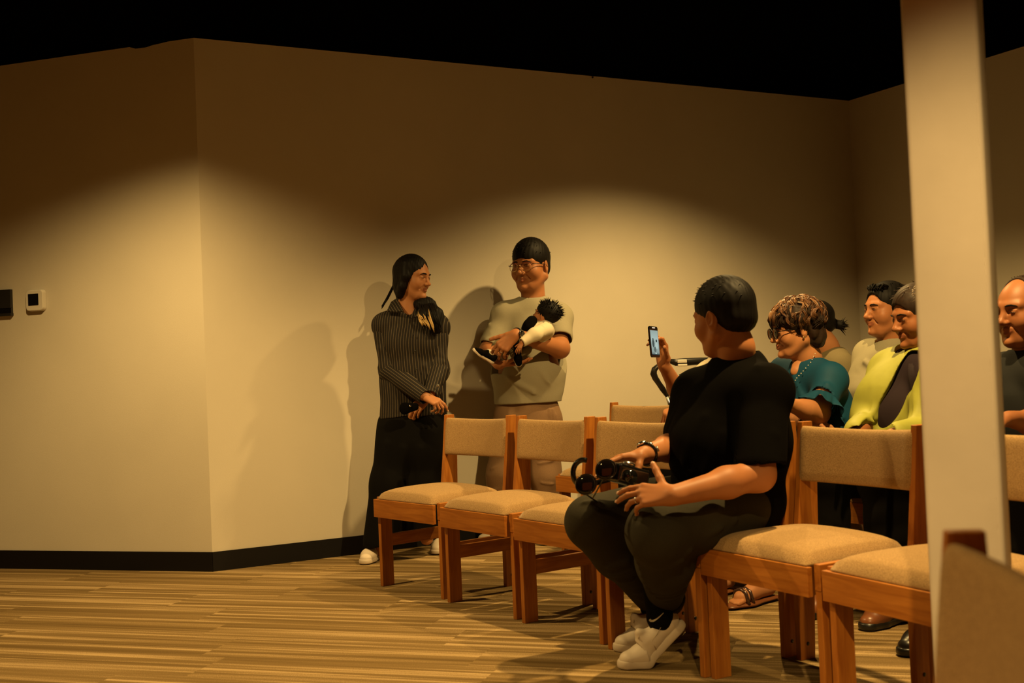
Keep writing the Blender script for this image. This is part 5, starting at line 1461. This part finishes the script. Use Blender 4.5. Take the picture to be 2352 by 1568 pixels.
# 9. person in the yellow-green jacket
def jacket_person():
    Fw = nrm(ROW + V(0.05, 0, 0)); hipc = V(1.55, 4.42)
    J = dict(Fw=Fw, nb=W(2108, 812, 4.42), ch=W(2094, 880, 4.40), wa=W(2078, 960, 4.40), hp=W(2075, 1040, 4.44), shL=W(2142, 862, 4.24), shR=W(2046, 852, 4.56))
    J.update(elR=W(2004, 958, 4.46), wrR=W(1968, 1000, 4.24), elL=W(2130, 990, 4.15), wrL=W(2050, 1000, 4.02)); J.update(seat_pose(hipc, Fw, .40, -.02, splay=.12))
    H = Frame(W(2108, 726, 4.36), V(-.965, -.22, -.16), (0, 0, 1), 1.0)
    body, ts = seated('person with greying hair in a lime green jacket over a dark top, beside the pillar', H, M['skin_dark'], M['navy'], J, trouser_m=M['trouser_black'], sl=(.6, .6), slr=.060, widths=(.13, .168, .172, .18), shirt_name='dark_top', head=dict(full=.98, nose=1.15, brow=1.15), smile=-.3, sides=(1, -1), collar=True, neck_r=.054, closed=False, lids=.0022,
                      hands=[((J['wrR'], V(-.7, -.6, -.3), V(0, .2, -1), V(.4, -.8, 0)), dict(q=.9)), ((J['wrL'], V(-.9, -.2, -.1), V(0, 0, -1), V(0, -1, 0)), dict(q=.9))])
    t = S(); nb, ch, wa, hp = J['nb'], J['ch'], J['wa'], J['hp']; Lt = nrm(np.cross(V(0, 0, 1), Fw))
    torso(t, nb, ch, wa, hp, [.14, .200, .204, .212], Fw, .74, sh=(J['shR'], J['shL']))
    for k in 'LR':
        a, e, w_ = J['sh' + k], J['el' + k], J['wr' + k]
        t.cone(nb - V(0, 0, .036), a, .072, .080, .05); t.chain([a, e, e * .1 + w_ * .9], [.080, .070, .052], .03); t.cone(e * .1 + w_ * .9, w_ + (w_ - e) * .2, .038, .04, .003, 's')
    t.cone(nb + V(0, 0, -.04), nb + V(0, 0, .12), .080, .075, .006, 's')
    # open front: a long wedge
    t.chain([W(2102, 822, 4.30), W(2066, 890, 4.22), W(2020, 985, 4.16), W(1995, 1040, 4.16)], [.030, .042, .062, .075], .004, 's', flat=(V(-.2, -.98, 0), 2.6))
    t.cut(hp - V(0, 0, .04), V(0, 0, -1), .004)
    t.noise = folds([(W(2042, 850, 4.42), W(2008, 960, 4.32), .012, .012), (W(2062, 860, 4.34), W(2025, 950, 4.26), .012, -.006), (W(2030, 900, 4.36), W(1992, 965, 4.30), .010, .012),
                     (W(1980, 950, 4.32), W(2030, 985, 4.26), .010, .016), (W(2000, 970, 4.27), W(2040, 955, 4.26), .010, -.006), (W(2030, 866, 4.42), W(2012, 890, 4.38), .014, .016), (W(1965, 960, 4.36), W(1990, 990, 4.28), .009, .016), (W(2110, 880, 4.2), W(2100, 980, 4.1), .012, .014)], wob(26, .006, 51))
    net_obj('jacket', t, .0045, M['lime'], body); jk = body.children[-1]
    # jacket collar / lapel
    for sg in (-1, 1):
        s = S(); s.k = .006; a = nb - V(0, 0, .005) + Lt * sg * .070 + Fw * .005; b_ = nb + Fw * .105 + Lt * sg * .050 - V(0, 0, .045); c = nb + Fw * .080 + Lt * sg * .115 - V(0, 0, .065)
        s.cone(a, b_, .012, .008); s.cone(b_, c, .008, .008); s.cone(a, c, .014, .008); s.cone((a + b_) / 2, c, .012, .008); s.cone(nb - Fw * .075 + V(0, 0, .006), a, .013, .012)
        net_obj('lapel', s, .0035, M['lime'], jk)
    h = short_hair(body, H, M['hair_brown'], hl=.066, top=.006, side=.000, nape=-.060, seed=29, tuft=60, vol=1.02)
    b = MB(); rg = np.random.RandomState(7)
    for i in range(150):
        x = rg.uniform(-.062, .070); z = rg.uniform(.060, .118); y = .098 * math.sqrt(max(0, 1 - ((z - .036) / .092) ** 2 - (x / .082) ** 2)) - .010
        p = H(x, y, z); b.tube([p, p + H.R @ V(.004, -.010, .005), p + H.R @ V(.008, -.026, .001)], [.0022, .0022, .0006], 4)
    b.build('grey_streaks', M['grey_hair'], h, True)['label'] = 'greying hair along the front'
    simple_shoes(body, J, Fw, M['shoe_tan'], M['blackplastic'])
    return body
jacket_person()

# 10. man at the right edge, beyond the pillar
def edge_man():
    Fw = nrm(ROW + V(.05, 0, 0)); hipc = V(1.80, 3.97)
    J = dict(Fw=Fw, nb=W(2372, 815, 3.98), ch=W(2368, 890, 3.96), wa=W(2362, 985, 3.95), hp=W(2372, 1080, 3.98), shL=W(2428, 870, 3.80), shR=W(2318, 862, 4.12))
    J.update(elR=W(2300, 965, 4.02), wrR=W(2270, 985, 3.82), elL=W(2400, 975, 3.66), wrL=W(2318, 962, 3.58)); J.update(seat_pose(hipc, Fw, .40, .0, splay=.12))
    J['knR'] = V(1.42, 3.86, .50); J['anR'] = V(1.335, 3.735, .085)
    H = Frame(W(2354, 714, 3.94), V(-.93, -.36, -.04), (0, 0, 1), 1.06)
    body, ts = seated('man with receding short hair in a dark collared shirt at the right photo edge', H, M['skin_dark'], M['polo'], J, trouser_m=M['trouser_black'], sl=(.72, .72), slr=.070, widths=(.15, .195, .20, .205), shirt_name='polo_shirt', head=dict(full=1.04), smile=.8, sides=(1, -1), neck_r=.062, lids=.0022, collar=False,
                      hands=[((J['wrR'], V(-.7, -.6, -.3), V(0, .2, -1), V(.4, -.8, 0)), dict(q=.95)), ((J['wrL'], V(-.9, .1, -.1), V(0, 0, -1), V(0, -1, 0)), dict(q=.95))])
    nb = J['nb']; Lt = nrm(np.cross(V(0, 0, 1), Fw)); 
    s = S(); s.k = .006
    for sg in (1, -1):
        a = nb + Lt * sg * .068 + V(0, 0, .004); b_ = nb + Fw * .085 - V(0, 0, .052) + Lt * sg * .012; c = nb + Fw * .070 + Lt * sg * .075 - V(0, 0, .075)
        s.cone(a, b_, .014, .008); s.cone(a, c, .014, .007); s.cone(b_, c, .007, .007); s.cone(nb - Fw * .07 + V(0, 0, .012), a, .015, .014)
    net_obj('collar', s, .0035, M['polo'], ts)
    b = MB(); b.tube([nb + Fw * .088 - V(0, 0, .050), nb + Fw * .088 + Lt * .04 - V(0, 0, .035), nb + Fw * .05 + Lt * .068 - V(0, 0, .015)], .004, 6); b.build('collar_edge', M['cream_cloth'], ts, True)
    # small chest emblem
    p = W(2346, 900, 3.74); b = MB()
    def em(pts):
        P = [J['ch'] + Lt * (.070 + x) + V(0, 0, z - .01) + Fw * .139 for x, z in pts]; n_ = len(P)
        b.add(P + [q + Fw * .003 for q in P], [tuple(range(n_)), tuple(range(n_, 2 * n_))[::-1]] + [(i, (i + 1) % n_, (i + 1) % n_ + n_, i + n_) for i in range(n_)])
    for cx, cz in ((0, 0), (.010, 0), (.005, .005), (.005, -.005)): em([(cx - .0035, cz), (cx, cz + .0035), (cx + .0035, cz), (cx, cz - .0035)])
    b.build('chest_emblem', M['swoosh'], ts)
    q = H.s; s = S()
    s.ell(H(0, -.014, .034), [x * q for x in (.077, .097, .084)], H.R)
    s.ell(H(0, .080, .030), [x * q for x in (.082, .072, .115)], H.R, .01, 's')
    for sd in (1, -1): s.ell(H(sd * .088, .030, -.045), [x * q for x in (.03, .06, .06)], H.R, .005, 's')
    s.cut(H(0, -.08, -.055), -H.R[:, 2], .006)
    h = net_obj('hair', s, .0035, M['hair_brown'], body)
    b = MB(); rg = np.random.RandomState(10)
    for i in range(200):
        th = rg.uniform(0, math.tau); z = rg.uniform(.45, .97); rr = math.sqrt(1 - z * z); n = V(rr * math.cos(th), rr * math.sin(th), z)
        if n[1] > .30: continue
        p = H(*(V(0, -.012, .034) + n * V(.077, .097, .084))); b.tube([p - H.R @ n * .002, p + H.R @ (n * .004 + V(0, .003, 0))], [.0016, .0005], 4)
    b.build('cropped_hair', M['hair_brown'], h, True)
    simple_shoes(body, J, Fw, M['blackplastic'], M['blackplastic'])
    return body
edge_man()

# ---------------- stroller parked by the wall, its handle showing behind the phone
def stroller():
    root = empty('stroller', (1.02, 6.20, 0)); tag(root, 'stroller with black foam handle and white clips, parked behind the phone holder', 'stroller')
    o = V(1.02, 6.20, 0); P = lambda *a: W(*a) - o
    b = MB(); b.tube([P(1538, 829, 6.02), P(1552, 832, 6.02), P(1575, 831, 6.03), P(1606, 829, 6.05), P(1640, 828, 6.08), P(1672, 836, 6.12)], [.012, .019, .021, .019, .018, .016], 12); b.build('handlebar', M['blackplastic'], root, True)
    for y0, y1, x0, x1 in ((826, 833.5, 1556, 1578), (836, 841, 1557, 1579)):
        b = MB(); c0 = P(x0, (y0 + y1) / 2, 5.996); c1 = P(x1, (y0 + y1) / 2 - .6, 6.0)
        d = nrm(c1 - c0); hh = (y1 - y0) / 2 / 2618 * 6.0
        vs = [c0 + V(0, 0, -hh), c1 + V(0, 0, -hh), c1 + V(0, 0, hh), c0 + V(0, 0, hh)]; vs = vs + [v + V(0, .018, 0) for v in vs]
        b.add(vs, [(0, 1, 2, 3), (7, 6, 5, 4), (0, 4, 5, 1), (1, 5, 6, 2), (2, 6, 7, 3), (3, 7, 4, 0)]); b.build('white_clip', M['whiteplastic'], root, bevel=.003)
    b = MB(); b.tube([P(1524, 842, 6.03), P(1511, 841, 6.03), P(1503, 848, 6.03), P(1501, 858, 6.03), P(1505, 868, 6.04), P(1513, 880, 6.05), P(1522, 893, 6.06), P(1532, 908, 6.08)], [.012, .014, .016, .018, .017, .015, .016, .012], 12); b.build('grip_arm', M['blackplastic'], root, True)
    b = MB(); b.tube([P(1532, 908, 6.08), P(1560, 1000, 6.15), V(.12, .1, .30), V(.25, .22, .12)], .011, 8); b.tube([P(1672, 836, 6.12), P(1676, 900, 6.2), V(.10, .38, .30), V(.25, .45, .12)], .011, 8)
    b.tube([P(1538, 829, 6.02), P(1524, 842, 6.03)], .010, 8)
    b.tube([V(-.22, -.10, .10), V(.12, .1, .42)], .010, 8); b.build('frame', M['chrome'], root, True)
    b = MB(); b.tube([P(1560 + 11 * k, 862 - 16 * math.sin(math.pi * (k + .3) / 9.5), 6.05 + .012 * k) for k in range(9)], .0022, 6); b.build('canopy_wire', M['blackplastic'], root, True)
    s = S(); s.ell(V(.05, .16, .46), [.20, .17, .14]); s.ell(V(.05, .16, .60), [.17, .15, .12], None, .002, 's'); s.noise = wob(20, .005, 4)
    net_obj('seat_shell', s, .008, M['sage'], root)
    for x, y in ((-.22, -.10), (.25, .22), (.25, .45), (-.22, .10)):
        b = MB(); b.tube([V(x + .075 * math.cos(w), y, .092 + .075 * math.sin(w)) for w in np.linspace(0, math.tau, 29)[:-1]], .016, 8, closed=True); b.tube([V(x, y - .012, .092), V(x, y + .012, .092)], .03, 14); b.build('wheel', M['blackplastic'], root, True)
stroller()
